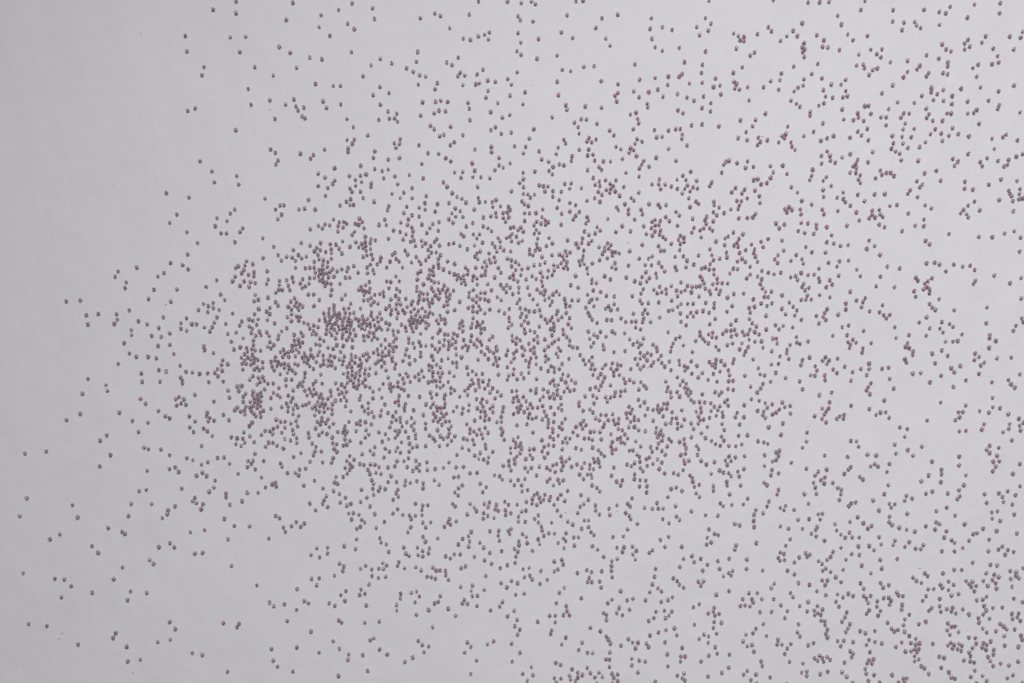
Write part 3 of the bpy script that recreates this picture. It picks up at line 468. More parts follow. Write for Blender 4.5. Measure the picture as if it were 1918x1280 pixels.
2061,1476 2044,1497 2067,1493 2083,1491 2085,1511 2053,1513 2008,1518 2061,1543 2051,1558 2025,1579 2082,1563 2098,1565 2125,1559 2142,1568 2082,1589
2120,1581 2102,1596 2134,1598 2058,1598 2077,1615 2104,1618 2118,1611 2134,1628 2100,1631 2023,1615 2038,1631 2059,1632 2051,1644 2022,1664 2029,1682
2068,1684 2099,1675 2137,1658 2161,1671 2120,1695 2138,1695 2139,1715 2164,1502 2154,1517 2168,1522 2152,1531 2168,1549 2172,1589 2167,1623 2180,1616
2192,1621 2189,1638 2216,1487 2235,1506 2261,1506 2212,1512 2245,1521 2232,1527 2252,1534 2269,1536 2206,1531 2253,1557 2208,1569 2204,1594 2236,1589
2248,1597 2220,1609 2256,1612 2233,1622 2307,1574 2292,1588 2282,1625 2293,1640 2311,1650 2324,1620 2327,1637 2254,1644 2270,1657 2239,1682 2287,1678
2320,1673 2338,1675 2323,1686 2311,1704 2331,1710 2335,1752 2384,1485 2385,1502 2396,1519 2380,1532 2437,1482 2465,1478 2456,1501 2474,1509 2442,1519
2455,1537 2459,1556 2483,1545 2504,1553 2517,1574 2519,1600 2500,1588 2534,1477 2553,1493 2586,1483 2562,1510 2576,1498 2593,1511 2594,1526 2581,1539
2594,1546 2585,1567 2526,1527 2552,1588 2588,1604 2595,1598 2568,1619 2551,1636 2555,1664 2554,1690 2568,1678 2398,1569 2420,1580 2401,1592 2436,1591
2417,1606 2477,1607 2501,1624 2445,1623 2458,1636 2484,1636 2449,1660 2501,1650 2511,1670 2486,1675 2462,1686 2479,1694 2476,1715 2511,1702 2533,1722
2582,1713 2594,1719 2567,1734 2596,1739 2378,1638 2419,1640 2371,1659 2406,1652 2408,1675 2394,1693 2376,1717 2407,1725 2404,1749 2383,1756 2376,1776
2422,1773 2441,1748 2453,1768 2477,1742 2513,1772 2591,1778 2577,1790 2598,1802 2009,1709 2024,1715 2044,1705 2062,1719 2009,1731 2027,1740 2051,1743
2071,1744 2105,1741 2126,1759 2026,1759 2061,1763 2025,1781 2041,1781 2061,1784 2099,1786 2006,1788 2045,1806 2062,1813 2076,1803 2187,1718 2212,1736
2192,1749 2230,1750 2259,1748 2209,1775 2241,1776 2262,1783 2291,1778 2215,1795 2241,1794 2204,1801 2245,1810 2270,1817 2286,1800 2307,1815 2295,1835
2227,1825 2192,1815 2177,1827 2190,1847 2153,1855 2112,1815 2129,1825 2111,1839 2084,1846 2045,1844 2016,1837 2022,1859 2080,1863 2330,1831 2346,1849
2318,1863 2259,1866 2232,1866 2397,1829 2419,1828 2421,1853 2405,1864 2451,1856 2485,1825 2511,1819 2509,1837 2545,1820 2566,1832 2544,1855 2575,1858
2591,1842 2596,1862 2631,1483 2614,1495 2667,1487 2661,1515 2676,1534 2636,1541 2639,1561 2654,1576 2668,1592 2616,1586 2667,1615 2683,1624 2704,1626
2615,1627 2625,1640 2605,1653 2614,1669 2664,1677 2717,1660 2632,1702 2619,1726 2732,1682 2741,1703 2762,1477 2773,1495 2796,1509 2842,1495 2864,1496
2909,1488 2930,1505 2958,1504 2978,1503 3014,1490 3009,1506 3047,1506 3089,1484 3189,1504 2755,1550 2782,1565 2762,1584 2798,1575 2812,1551 2838,1574
2780,1603 2768,1621 2824,1612 2828,1632 2868,1550 2879,1559 2925,1558 2875,1647 2927,1641 2949,1586 2977,1531 3000,1540 3013,1582 2985,1598 2965,1610
3003,1609 2990,1623 2998,1650 2975,1677 2998,1677 3017,1664 3033,1650 3049,1659 3030,1684 2986,1704 3014,1712 2999,1725 3058,1611 3075,1625 3078,1640
3096,1663 3083,1681 3061,1693 3051,1709 3099,1697 3113,1714 3134,1691 3129,1553 3184,1575 3164,1584 3152,1606 3145,1622 3140,1643 3180,1685 3183,1705
3142,1731 3172,1765 2773,1670 2759,1687 2774,1703 2767,1722 2785,1728 2822,1721 2836,1705 2868,1699 2892,1702 2908,1709 2861,1723 2889,1725 2874,1739
2875,1757 2777,1753 2814,1749 2801,1768 2832,1764 2901,1754 2954,1725 2921,1770 2928,1790 2949,1777 2968,1788 3001,1788 3016,1803 3027,1815 2992,1822
3118,1784 3128,1810 3122,1830 3141,1834 3171,1832 3185,1801 3143,1858 3183,1854 2636,1750 2661,1756 2629,1772 2649,1787 2676,1778 2694,1790 2615,1799
2658,1811 2610,1823 2642,1832 2669,1828 2689,1823 2610,1845 2626,1860 2740,1853 2764,1818 2789,1811 2805,1824 2777,1850 2795,1861 2823,1785 2814,1803
2859,1802 2836,1857 2859,1859 2882,1834 2878,1853 2908,1830 2927,1825 2905,1851 2990,1869 847,1887 827,1897 870,1893 886,1948 913,1971 888,1999
906,2021 970,1932 967,1946 981,1955 975,1969 1002,1967 1047,1940 1072,1965 953,2005 971,2017 994,2040 1194,2123 1139,1879 1172,1880 1193,1878 1210,1885
1218,1879 1111,1905 1099,1918 1126,1924 1145,1919 1151,1902 1170,1906 1186,1900 1204,1908 1221,1901 1177,1923 1187,1934 1198,1946 1146,1938 1221,1927
1231,1922 1221,1949 1269,1912 1180,1977 1168,1993 1141,2022 1083,2045 1110,2050 1137,2051 1171,2041 1146,2071 1105,2078 1129,2086 1190,2068 1241,2015
1224,2034 1263,2017 1280,2004 1277,2029 1294,1963 1314,1972 1335,1973 1300,1996 1334,2000 1320,2024 1258,2071 1244,2090 1278,2071 1297,2084 1334,2054
1327,2097 1361,2060 1362,1982 1386,1969 1393,1993 1371,2010 1374,2031 1389,2049 1390,2072 1342,1887 1362,1880 1385,1892 1319,1904 1349,1903 1348,1924
1373,1912 1395,1906 1372,1937 1375,2137 1398,1946 1417,1897 1433,1893 1448,1883 1488,1880 1509,1887 1477,1899 1498,1899 1463,1908 1516,1904 1481,1917
1496,1926 1518,1926 1535,1910 1521,1891 1556,1890 1571,1875 1596,1871 1623,1874 1555,1915 1555,1936 1618,1900 1643,1924 1474,1942 1508,1955 1536,1961
1485,1973 1506,1968 1526,1978 1500,1985 1561,1981 1542,1997 1478,2003 1509,2020 1494,2035 1531,2030 1444,2025 1447,2046 1462,2074 1480,2090 1475,2111
1468,2129 1505,2112 1409,2119 1581,2020 1556,2046 1558,2073 1577,2078 1564,2099 1578,2113 1634,1973 1615,1996 1614,2005 1606,2022 1624,2018 1618,2034
1616,2055 1639,2062 1608,2084 1624,2079 1638,2133 1725,1885 1696,1901 1725,1909 1707,1921 1725,1934 1741,1927 1751,1950 1780,1944 1786,1919 1802,1891
1686,1967 1711,1974 1670,1981 1687,1986 1739,1985 1668,2016 1714,2011 1727,2032 1710,2047 1690,2070 1696,2124 1733,2108 1749,2124 1755,2092 1774,2022
1805,2031 1820,2054 1790,2065 1804,2099 1824,2112 1850,1882 1865,1874 1868,1895 1899,1888 1893,1908 1894,1918 1854,1927 1817,1931 1840,1947 1855,1964
1874,1953 1875,1973 1834,1974 1883,1994 1825,1998 1851,2014 1870,2016 1899,2018 1863,2031 1851,2048 1880,2069 1862,2094 1853,2110 1875,2118 1937,1918
1982,1941 1927,1955 1905,1975 1941,1977 1927,1992 1938,2011 1946,2033 1946,2050 1913,2047 1918,2075 1932,2094 1953,2087 1916,2113 1995,1891 1993,1981
1993,2005 1993,2086 2029,1887 2018,1905 2046,1906 2063,1908 2084,1887 2080,1906 2048,1919 2066,1931 2030,1933 2091,1934 2040,1950 2078,1946 2062,1959
2029,1968 2051,1973 2086,1972 2105,1971 2069,1987 2113,1993 2102,2007 2048,2012 2011,2037 2029,2050 2038,2063 2062,2040 2077,2053 2097,2042 2103,2028
2130,2040 2114,2062 2096,2081 2058,2087 2139,1903 2123,1924 2168,1909 2197,1893 2194,1921 2164,1933 2186,1984 2223,1966 2252,1883 2280,1879 2262,1901
2235,1909 2252,1924 2270,1924 2295,1911 2308,1900 2309,1927 2274,1942 2250,1951 2270,1966 2291,1960 2201,2007 2200,2027 2219,2018 2245,2008 2233,2033
2255,2029 2272,2001 2285,2024 2170,2051 2188,2056 2214,2058 2261,2050 2221,2079 2273,2080 2275,2096 2164,2094 2196,2105 2140,2128 2249,2119 2223,2131
2308,2113 2357,1905 2354,1925 2347,1949 2328,1974 2348,1974 2347,2004 2354,2017 2350,2032 2361,2057 2403,1878 2428,1874 2464,1876 2484,1889 2421,1906
2440,1896 2437,1912 2471,1909 2494,1907 2427,1926 2455,1927 2480,1935 2406,1936 2474,1953 2493,1959 2511,1951 2421,1989 2468,1984 2496,2023 2426,2045
2404,2058 2415,2072 2438,2074 2391,2096 2414,2092 2432,2088 2443,2098 2392,2120 2436,2119 2420,2136 2480,2102 2501,2100 2482,2128 2529,1870 2518,1906
2541,1898 2549,1924 2579,1905 2558,1944 2540,1961 2568,1963 2568,1980 2593,1973 2566,1999 2589,2007 2589,2022 2576,2043 2592,2055 2538,2059 2548,2090
2569,2081 2593,2085 2539,2111 2565,2120 2596,1936 2628,1891 2615,1909 2631,1917 2647,1959 2632,1978 2620,1998 2632,2007 2614,2037 2649,2048 2669,2052
2636,2068 2656,2071 2633,2102 2712,1881 2712,1899 2731,1921 2763,1915 2777,1928 2782,1887 2733,1968 2719,1983 2745,1989 2729,2003 2698,1996 2684,2022
2705,2037 2737,2050 2758,2050 2774,2058 2697,2095 2723,2104 2776,2093 2765,2020 2783,2018 2810,2021 2789,1956 2814,1940 2807,1966 2838,1941 2830,1982
2825,1997 2849,1965 2869,1937 2873,1965 2898,1958 2880,1983 2896,1980 2844,1878 2861,2031 2816,2055 2803,2106 2815,2121 2830,2133 2895,2006 2914,2012
2926,2032 2892,2053 2906,2046 2940,2051 2910,2068 2926,2074 2868,2067 2861,2087 2868,2106 2885,2102 2867,2118 2946,1902 2961,1915 2933,1933 2953,1931
2938,1955 2971,1949 2953,1973 2971,1965 2990,1964 2945,1997 2971,1997 2991,2011 3023,2017 2978,2065 3001,2087 2948,2108 2964,2106 2983,2126 3018,1881
2998,1899 3033,1911 3021,1943 3059,1917 3080,1912 3081,1895 3109,1889 3126,1887 3100,1912 3123,1911 3087,1926 3106,1947 3059,1968 3118,1982 3147,1928
3147,1958 3142,1978 3168,1956 3173,1980 3193,1992 3173,2004 3193,1918 3074,2001 3096,2014 3071,2023 3092,2029 3103,2035 3081,2045 3101,2060 3084,2074
3077,2096 3047,2090 3054,2112 3125,2089 3132,2052 3144,2065 3100,2109 3116,2127 3183,2067 3189,2128"""
SPREAD = """432,3648 611,3653 598,3602 687,3638 134,3496 220,3490 530,3435 366,3396 739,3412 798,3428 598,3314 1106,-15 998,-57 1105,-75 1372,-29 1586,-52 1504,-89
1341,-105 868,-188 1078,-191 1150,-191 1123,-256 1308,-238 1359,-255 1545,-181 1451,-285 1508,-286 955,-319 946,-364 1193,-323 1389,-336 1478,-400
1561,-419 1163,-432 1649,-34 1754,-94 1628,-130 1659,-144 1646,-249 1738,-311 1700,-376 1835,-304 1779,-420 1747,-457 1822,-451 1969,-97 2036,-83
2063,-84 2106,-139 1956,-258 1950,-300 1904,-330 1935,-341 1965,-371 1993,-376 1959,-415 2048,-400 2037,-429 2117,-312 2146,-289 2198,-85 2170,-195
2203,-196 2240,-184 2269,-169 2292,-168 2287,-197 2241,-13 2377,-16 2155,-350 2144,-366 2176,-365 2168,-412 2234,-360 2262,-344 2244,-399 2228,-404
2284,-386 2320,-394 2285,-431 2395,-416 2389,-457 2441,-32 2489,-14 2697,-10 2731,-5 2426,-85 2496,-107 2426,-162 2439,-213 2522,-198 2421,-245
2440,-270 2515,-282 2459,-438 2656,-86 2629,-167 2682,-188 2609,-273 2633,-342 2673,-343 2734,-326 2782,-320 2790,-141 2837,-197 2857,-233 2893,-88
3044,-145 3147,-151 3053,-187 3068,-234 3102,-254 3181,-241 2973,-322 2996,-385 3068,-384 3130,-367 3194,-352 3181,-375 3127,-403 3081,-434 3038,-439
2968,-443 2610,-399 2816,-397 2894,-444 2880,-467 3320,-21 3621,-21 3303,-98 3329,-120 3263,-143 3317,-152 3276,-180 3304,-246 3205,-296 3285,-361
3229,-405 3342,-427 3372,-416 3376,-446 3435,-175 3458,-185 3485,-179 3484,-209 3449,-247 3514,-277 3534,-263 3598,-147 3613,-156 3477,-330 3435,-346
3437,-388 3450,-405 3442,-420 3463,-439 3501,-426 3576,-423 3610,-385 3647,-426 3653,-393 3660,-361 3656,-207 3685,-174 3715,-156 3735,-179 3757,-116
3766,-210 3757,-227 3767,-238 3760,-262 3767,-287 3784,-22 3838,-17 3883,-28 3717,-317 3830,-316 3802,-358 3762,-406 3720,-436 3826,-172 3859,-201
3853,-239 3850,-383 3923,-89 3941,-134 3995,-194 3894,-403 3939,-413 3961,-392 3961,-438 3969,-465 3857,-438 5554,1 4051,-15 4032,-61 5419,45 4183,-62
5272,43 4328,-64 4449,-51 5212,54 5166,59 4430,-77 5079,81 4530,-97 5048,20 4563,-41 4912,13 4684,-22 4917,60 4681,-81 5425,98 4181,-112 5366,103
5382,138 4225,-155 5323,101 4284,-120 5317,117 4294,-137 5285,130 4311,-142 4400,-127 5543,166 4063,-178 4616,-183 4998,198 4598,-213 5077,185
4533,-199 5087,201 4518,-219 5062,216 4542,-223 5092,230 4518,-240 4868,170 4728,-186 4828,175 4779,-186 4816,147 4789,-156 4859,230 4748,-241 4955,226
4651,-234 5188,205 4431,-238 5151,239 4454,-257 5532,230 4079,-247 5470,229 4131,-249 5489,251 4107,-268 5485,266 4126,-286 4023,-260 4012,-326
4043,-319 4048,-328 5517,325 4088,-344 5501,318 4109,-327 5528,348 4071,-358 5433,290 4170,-309 5349,282 4251,-292 5265,257 4339,-264 5209,272
4397,-287 5170,290 4440,-309 5172,309 4438,-320 5187,340 4416,-356 5161,346 4437,-362 5297,306 4308,-328 5311,323 4295,-333 4250,-356 5369,359
4232,-371 5269,355 4339,-369 5258,340 4350,-352 5042,317 5029,301 4581,-308 4928,262 4671,-277 4677,-307 4958,299 4646,-313 5025,358 4573,-371 5007,408
4591,-426 4847,399 4749,-413 4931,426 4676,-445 5102,413 4501,-435 5143,448 5184,419 4418,-426 5236,409 4363,-418 5236,429 5213,439 5282,447 4317,-456
5415,397 4182,-416 5468,435 4130,-447 5402,478 5321,480 5237,467 5178,469 5150,485 5079,474 4979,469 4926,509 5267,507 5437,509 5549,494 5532,494
5517,530 5347,530 5249,532 5177,530 5149,530 5075,530 5040,526 5032,513 5484,547 5460,547 5447,585 5384,549 5360,576 5373,604 5323,602 5543,655
5376,639 5330,641 5417,669 5375,670 5354,691 5403,708 5383,718 5390,749 5519,709 5295,687 5275,664 5270,551 5230,563 5184,564 5223,604 5238,627
5190,623 5161,634 5192,657 5135,598 5120,626 5059,637 5011,578 4956,648 4911,640 4895,628 4845,655 4952,696 4840,731 4804,719 5542,758 5487,797
5478,817 5446,808 5432,807 5410,822 5507,833 5308,751 5136,742 5122,755 5137,774 5076,719 5014,757 4976,739 5006,777 4935,752 4879,746 4881,770
4905,778 5226,798 5277,810 5202,844 5309,847 5282,863 5302,875 5348,889 5360,905 5303,921 5080,849 5088,881 5046,886 4966,863 4916,839 5506,908
5464,907 5552,940 5438,962 5396,958 5264,960 5238,974 5351,998 5520,985 5494,981 5514,1003 5487,1003 5541,1020 5501,1017 5467,1014 5485,1050 5455,1062
5280,1027 5316,1056 5286,1057 5034,942 5101,998 5069,1002 5069,1015 5015,983 4925,935 4871,906 4861,915 4820,884 4834,907 4826,932 4809,927 4856,940
4865,987 5384,1080 5533,1124 5510,1151 5551,1163 5481,1191 5276,1126 5247,1142 5021,1107 4949,1108 4898,1092 4851,1081 4822,1111 4829,1176 5269,1231
5230,1228 5211,1237 5171,1269 5101,1247 5058,1242 5038,1262 5388,1255 5481,1293 5504,1338 5414,1343 4950,1289 4822,1300 4873,1324 5031,1312 5044,1327
5322,1299 5246,1301 5259,1315 5266,1326 5264,1343 5278,1353 5248,1354 5312,1388 5212,1399 5251,1421 5246,1439 5215,1449 5138,1450 5539,1456 5474,1427
5491,1460 5462,1474 5430,1472 5455,1488 5263,1483 5306,1508 5193,1506 5134,1529 5202,1537 5192,1555 4980,1438 4990,1512 4815,1395 4824,1489 4807,1506
4854,1524 4854,1547 5407,1530 5404,1580 5351,1567 5269,1570 5097,1564 4968,1568 4966,1580 4932,1594 5125,1594 5143,1597 5530,1604 5353,1605 5363,1622
5345,1628 5326,1646 5330,1658 5365,1680 5355,1695 5239,1653 5167,1664 5219,1699 5153,1722 5099,1712 5129,1741 4971,1626 5030,1653 5022,1669 5044,1683
4987,1696 5013,1709 4930,1676 4862,1672 5025,1748 4826,1751 5531,1700 5538,1725 5541,1754 5468,1724 5440,1719 5440,1772 5326,1748 5295,1744 5532,1810
5547,1826 5531,1843 5420,1817 5248,1788 5201,1757 5142,1810 5075,1779 4952,1788 4874,1777 4872,1797 4850,1813 5462,1873 5202,1883 5526,1913 5499,1941
5476,1930 5459,1928 5261,1967 5091,1927 5109,1929 5114,1952 5124,1965 5010,1923 4949,1905 4874,1937 4829,1958 4828,1991 4811,1978 4879,1984 4883,2005
4900,2022 5394,1999 5355,2007 5373,2043 5118,2018 5000,1984 5000,2009 5416,2080 5282,2089 5354,2105 5411,2122 5540,2126 5501,2131 5325,2132 4861,2060
4962,2086 4985,2104 4971,2119 4926,2095 5107,2136 4935,2133 5504,2171 5533,2182 5486,2183 5433,2170 5449,2208 5444,2270 5456,2311 5513,2341 5489,2388
5437,2357 5436,2375 5414,2359 5355,2320 5371,2343 5329,2332 5355,2403 5439,2417 5539,2473 5514,2460 5435,2443 5427,2456 5361,2478 5233,2159 5105,2177
5197,2197 5200,2219 5248,2224 5283,2251 5199,2255 5245,2299 5260,2310 5162,2308 5089,2270 5111,2293 5107,2323 5164,2374 5223,2391 5138,2412 5087,2452
4958,2160 4918,2158 4943,2183 4958,2204 4826,2171 4861,2217 4830,2274 5000,2312 4922,2307 4886,2298 4903,2325 4909,2349 4851,2316 4990,2353 4953,2397
4961,2426 4924,2437 4851,2407 4942,2484 4849,2495 5218,2444 5206,2453 5229,2478 5265,2462 5185,2514 5143,2527 5126,2540 5060,2529 5091,2564 5048,2499
5030,2495 5000,2473 4966,2525 4980,2578 4935,2571 4904,2556 4898,2595 4861,2582 5503,2574 5493,2513 5475,2548 5409,2529 5413,2550 5349,2536 5373,2559
5319,2567 5299,2569 5272,2550 5198,2579 5138,2580 5482,2620 5399,2615 5477,2659 5044,2632 4964,2642 4930,2646 5140,2666 5103,2666 4816,2658 3355,3634
3613,3655 3702,3643 3714,3614 3826,3645 3868,3633 3949,3616 3973,3642 3995,3630 3915,3601 3929,3579 3623,3613 3508,3644 3547,3645 3568,3606 3522,3613
3528,3596 3467,3572 3513,3580 3560,3546 3614,3551 3657,3583 3687,3556 3676,3526 3746,3574 3780,3557 3829,3574 3852,3559 3814,3563 3816,3528 3830,3538
3844,3537 3846,3503 3863,3502 3864,3485 3875,3475 3868,3453 3876,3434 3957,3531 3943,3509 3981,3492 3972,3480 3961,3452 3275,3595 3247,3573 3345,3563
3317,3545 3341,3551 3348,3534 3368,3547 3345,3498 3341,3469 3356,3454 3252,3496 3298,3441 3319,3433 3275,3428 3350,3378 3359,3359 3320,3344 3284,3325
3209,3343 3416,3348 3413,3295 3316,3248 3204,3254 3206,3223 3740,3494 3576,3492 3540,3474 3526,3446 3494,3451 3480,3418 3500,3393 3523,3403 3531,3361
3590,3443 3644,3424 3641,3405 3663,3396 3704,3395 3698,3310 3735,3460 3785,3389 3810,3409 3923,3419 3952,3409 3937,3390 3996,3403 3982,3360 3995,3350
3988,3338 3815,3337 3830,3327 3838,3337 3851,3331 3857,3310 3874,3344 3888,3319 3956,3315 3761,3303 3755,3261 3779,3269 3876,3267 3943,3265 3966,3245
3993,3216 3565,3313 3500,3266 3483,3253 3517,3237 3544,3217 3684,3217 5528,2682 5565,2754 4046,3660 5565,2789 4046,3619 5542,2803 4058,3613 5530,2822
4066,3592 5531,2788 4077,3620 5481,2728 5470,2749 5445,2737 5464,2798 4139,3608 5433,2797 4163,3617 5436,2810 4173,3603 5437,2828 4167,3578 5489,2814
4108,3606 5491,2839 4107,3571 5475,2858 4123,3552 5531,2855 4070,3555 5540,2872 4058,3542 5489,2879 5396,2773 4200,3644 5388,2786 4208,3629 5375,2789
4228,3621 5371,2829 4225,3580 5389,2852 4222,3567 5326,2703 5313,2718 5292,2727 5269,2682 5258,2695 5252,2757 4347,3654 5229,2756 4372,3651 5259,2789
4337,3626 5291,2810 4320,3598 5180,2682 5154,2721 5143,2736 5196,2737 5188,2748 5163,2761 4441,3652 4456,3631 5121,2779 4488,3635 5211,2801 5075,2719
5063,2735 5051,2721 5036,2741 5043,2766 5053,2743 4978,2682 4952,2689 4919,2700 5001,2718 4952,2713 4935,2729 4979,2741 4936,2753 4667,3655 4873,2672
4867,2708 4840,2693 4830,2705 4859,2746 4987,2792 4619,3617 5029,2809 4574,3598 4999,2806 4602,3605 4855,2800 4747,3613 4811,2817 4788,3593 4918,2842
4693,3576 4959,2845 4649,3562 4998,2835 4608,3577 4993,2857 4618,3556 5003,2875 4605,3541 4633,3517 4581,3515 4997,2941 4602,3471 4984,2960 4621,3458
4946,2953 4664,3454 4684,3488 4900,2932 4701,3474 4882,2945 4715,3468 4855,2946 4752,3466 4903,2977 4704,3429 4860,2871 4740,3542 4839,2870 4770,3548
4854,2897 4742,3522 4838,2888 4764,3519 4833,2905 4778,3506 4823,2974 4781,3437 4823,2993 4788,3420 5241,2845 4363,3564 5248,2857 4351,3558 5210,2836
4400,3585 5204,2863 5166,2850 4434,3558 5135,2844 4461,3563 5153,2861 4455,3551 5120,2870 4476,3541 5099,2851 4509,3567 5061,2875 4538,3544 5353,2876
4258,3540 5374,2898 5364,2926 4232,3488 5440,2914 4157,3493 5305,2920 5268,2909 4336,3509 5163,2917 4439,3491 5151,2933 4457,3487 5129,2931 4471,3490
5171,2949 4436,3467 5159,2971 4448,3435 4489,3453 4028,3467 5556,2963 4053,3455 5506,2952 4097,3462 5427,2942 4175,3466 5423,2955 4188,3456 5399,2948
4205,3460 5352,2975 4258,3446 5316,2990 4289,3429 5531,2994 4070,3423 5552,3018 4058,3390 5505,3004 4098,3404 5470,3011 5415,3027 5383,3006 4223,3409
5330,3009 4266,3400 5313,3016 4289,3404 5293,3011 4284,3373 5300,3037 4304,3379 5304,3052 4296,3356 5324,3070 4284,3348 4268,3374 5362,3049 4241,3361
5302,3086 5321,3094 4284,3317 5228,3012 4368,3401 5069,2983 4537,3433 5031,2986 4567,3424 4439,3390 4452,3399 5134,3018 4469,3392 5149,3035 4461,3378
5117,3013 4492,3406 5097,3022 4505,3390 5112,3038 4485,3374 5105,3046 4502,3368 5028,3012 4572,3396 4555,3384 5068,3054 4539,3353 5057,3071 4545,3335
5000,3009 4605,3405 4985,3018 4622,3400 4970,3002 4640,3405 4999,3030 4600,3380 4993,3042 4618,3377 4655,3370 4947,3063 4652,3347 4892,3021 4706,3400
4837,3027 4981,3074 4627,3341 4968,3094 4638,3316 4949,3117 4652,3302 4914,3105 4880,3114 4726,3307 4828,3097 5524,3051 4075,3356 5537,3089 5506,3085
5535,3104 4061,3312 5521,3106 4084,3303 5558,3130 4052,3280 5549,3152 4057,3260 5513,3159 4094,3248 5534,3187 4067,3220 5488,3193 4119,3225 5429,3159
4178,3253 5372,3176 4231,3230 5358,3175 4247,3236 5399,3193 4208,3216 4236,3221 5293,3118 4315,3302 5277,3128 4330,3289 5258,3154 5202,3073 4399,3347
5177,3078 4421,3334 5188,3125 4408,3283 5153,3146 4444,3265 5154,3170 4456,3250 5125,3176 4472,3232 5086,3090 4515,3316 5063,3096 4544,3323 5034,3100
4562,3318 5031,3139 4565,3269 5049,3168 4548,3242 5006,3163 4602,3250 4981,3188 4622,3230 4719,3234 4862,3160 4745,3253 4811,3196 4573,3220 1391,3660
1262,3599 1282,3573 1332,3589 1389,3560 1424,3601 1444,3592 1568,3585 1596,3629 1120,3503 1110,3480 821,3470 901,3356 947,3340 1065,3273 1271,3382
1279,3326 1299,3286 1371,3271 1390,3391 1456,3454 1494,3360 1586,3512 1599,3497 1589,3375 1584,3252 1620,3647 1615,3602 1690,3652 1684,3626 1709,3641
1715,3574 1876,3639 1875,3616 1857,3583 1926,3635 1951,3639 1964,3615 1944,3598 1950,3535 2062,3631 2035,3597 2053,3598 2099,3569 2207,3647 2212,3619
2236,3620 2268,3650 2175,3605 2165,3589 2189,3594 2234,3582 2297,3550 2340,3570 2353,3599 2377,3523 1708,3507 1734,3414 1750,3423 1777,3375 1813,3354
1698,3340 1633,3352 1629,3332 1722,3268 1959,3415 1977,3401 1986,3357 1933,3342 1896,3319 2189,3414 2176,3366 2232,3318 2205,3260 2311,3407 2396,3406
2399,3324 2455,3641 2643,3664 2620,3641 2722,3618 2605,3587 2655,3562 2639,3542 2667,3535 2601,3533 2574,3534 2600,3507 2408,3562 2422,3509 2411,3486
2434,3461 2424,3441 2518,3507 2583,3463 2579,3444 2650,3425 2630,3403 2726,3414 2710,3366 2751,3365 2435,3360 2488,3300 2448,3260 2496,3262 2469,3223
2765,3477 2812,3462 2866,3602 2846,3593 2907,3656 2937,3603 2964,3610 3023,3600 2900,3575 2888,3548 2948,3560 2826,3543 2840,3538 2840,3519 3043,3638
3081,3662 3098,3646 3149,3622 3128,3606 3096,3603 3072,3558 3111,3552 3146,3560 3133,3530 3117,3518 3062,3520 3039,3508 3159,3468 3119,3470 3084,3462
3044,3445 3170,3448 3114,3410 2839,3431 2849,3428 2859,3409 2908,3390 2943,3418 2962,3413 2988,3400 2976,3378 3028,3401 3037,3388 2856,3366 2855,3322
2959,3323 2994,3318 2959,3306 2988,3262 3195,3376 3189,3338 3187,3323 3126,3346 3128,3296 3196,3236 3069,3217 2679,3289 2596,3239 2627,3233 2605,3219
2667,3244 2672,3236 2706,3268 2727,3249 2706,3241 2750,3285 2765,3267 2806,3271 2821,3248 2786,3236 2866,3268 2875,3241 2893,3260 2893,3219 2868,3213"""
def read(s):
    a = np.array([[float(t) for t in p.split(',')] for p in s.split()]) * 0.1
    return np.c_[a[:, 0] - VIEW_W / 2, VIEW_H / 2 - a[:, 1]]
lone, rest, spread = read(LONE), read(REST), read(SPREAD)
pos = np.vstack([lone, rest, spread])
n_all = len(pos)

# touching beads settle against each other
def pairs(p, d):
    cell = {}
    for i, (x, y) in enumerate(p):
        cell.setdefault((int(x // d), int(y // d)), []).append(i)
    out = []
    for (cx, cy), ids in cell.items():
        for dx in (-1, 0, 1):
            for dy in (-1, 0, 1):
                for j in cell.get((cx + dx, cy + dy), ()):
                    for i in ids:
                        if i < j and (p[i, 0] - p[j, 0]) ** 2 + (p[i, 1] - p[j, 1]) ** 2 < d * d:
                            out.append((i, j))
    return out
home = pos.copy()
for it in range(6):
    for i, j in pairs(pos, 1.66):
        d = pos[j] - pos[i]; r = math.hypot(*d)
        if r < 0.9: continue
        push = d / r * (1.66 - r) * 0.25
        pos[i] -= push; pos[j] += push
    off = pos - home
    r = np.hypot(off[:, 0], off[:, 1])
    k = np.where(r > 0.32, 0.32 / np.maximum(r, 1e-9), 1.0)
    pos = home + off * k[:, None]

pose = []
for i in range(n_all):
    vi = rng.randrange(len(VARIANTS))
    od, ln = VARIANTS[vi][2], VARIANTS[vi][3]
    az = rng.uniform(0, 2 * math.pi)
    u = rng.random()
    if u < 0.28:      # standing on an end, hole up
        rot = Matrix.Rotation(az, 3, 'Z') @ Matrix.Rotation(rng.gauss(0, 0.05), 3, 'X')
        z = ln / 2
    elif u < 0.38:    # leaning
        rot = Matrix.Rotation(az, 3, 'Z') @ Matrix.Rotation(rng.uniform(0.4, 1.1), 3, 'X')
        z = od / 2 + 0.05
    else:             # lying on its side
        rot = Matrix.Rotation(az, 3, 'Z') @ Matrix.Rotation(math.pi / 2 + rng.gauss(0, 0.06), 3, 'X')
        z = od / 2
    pose.append([vi, rot, z])
# beads that lie on other beads
near = {}
for i, j in pairs(pos, 1.15):
    near.setdefault(max(i, j), []).append(min(i, j))
for i in range(n_all):
    for j in near.get(i, ()):
        r = math.hypot(*(pos[i] - pos[j]))
        lift = math.sqrt(max(0.0, 1.45 ** 2 - r * r))
        pose[i][2] = max(pose[i][2], min(pose[j][2] + lift * 0.8, 2.5))

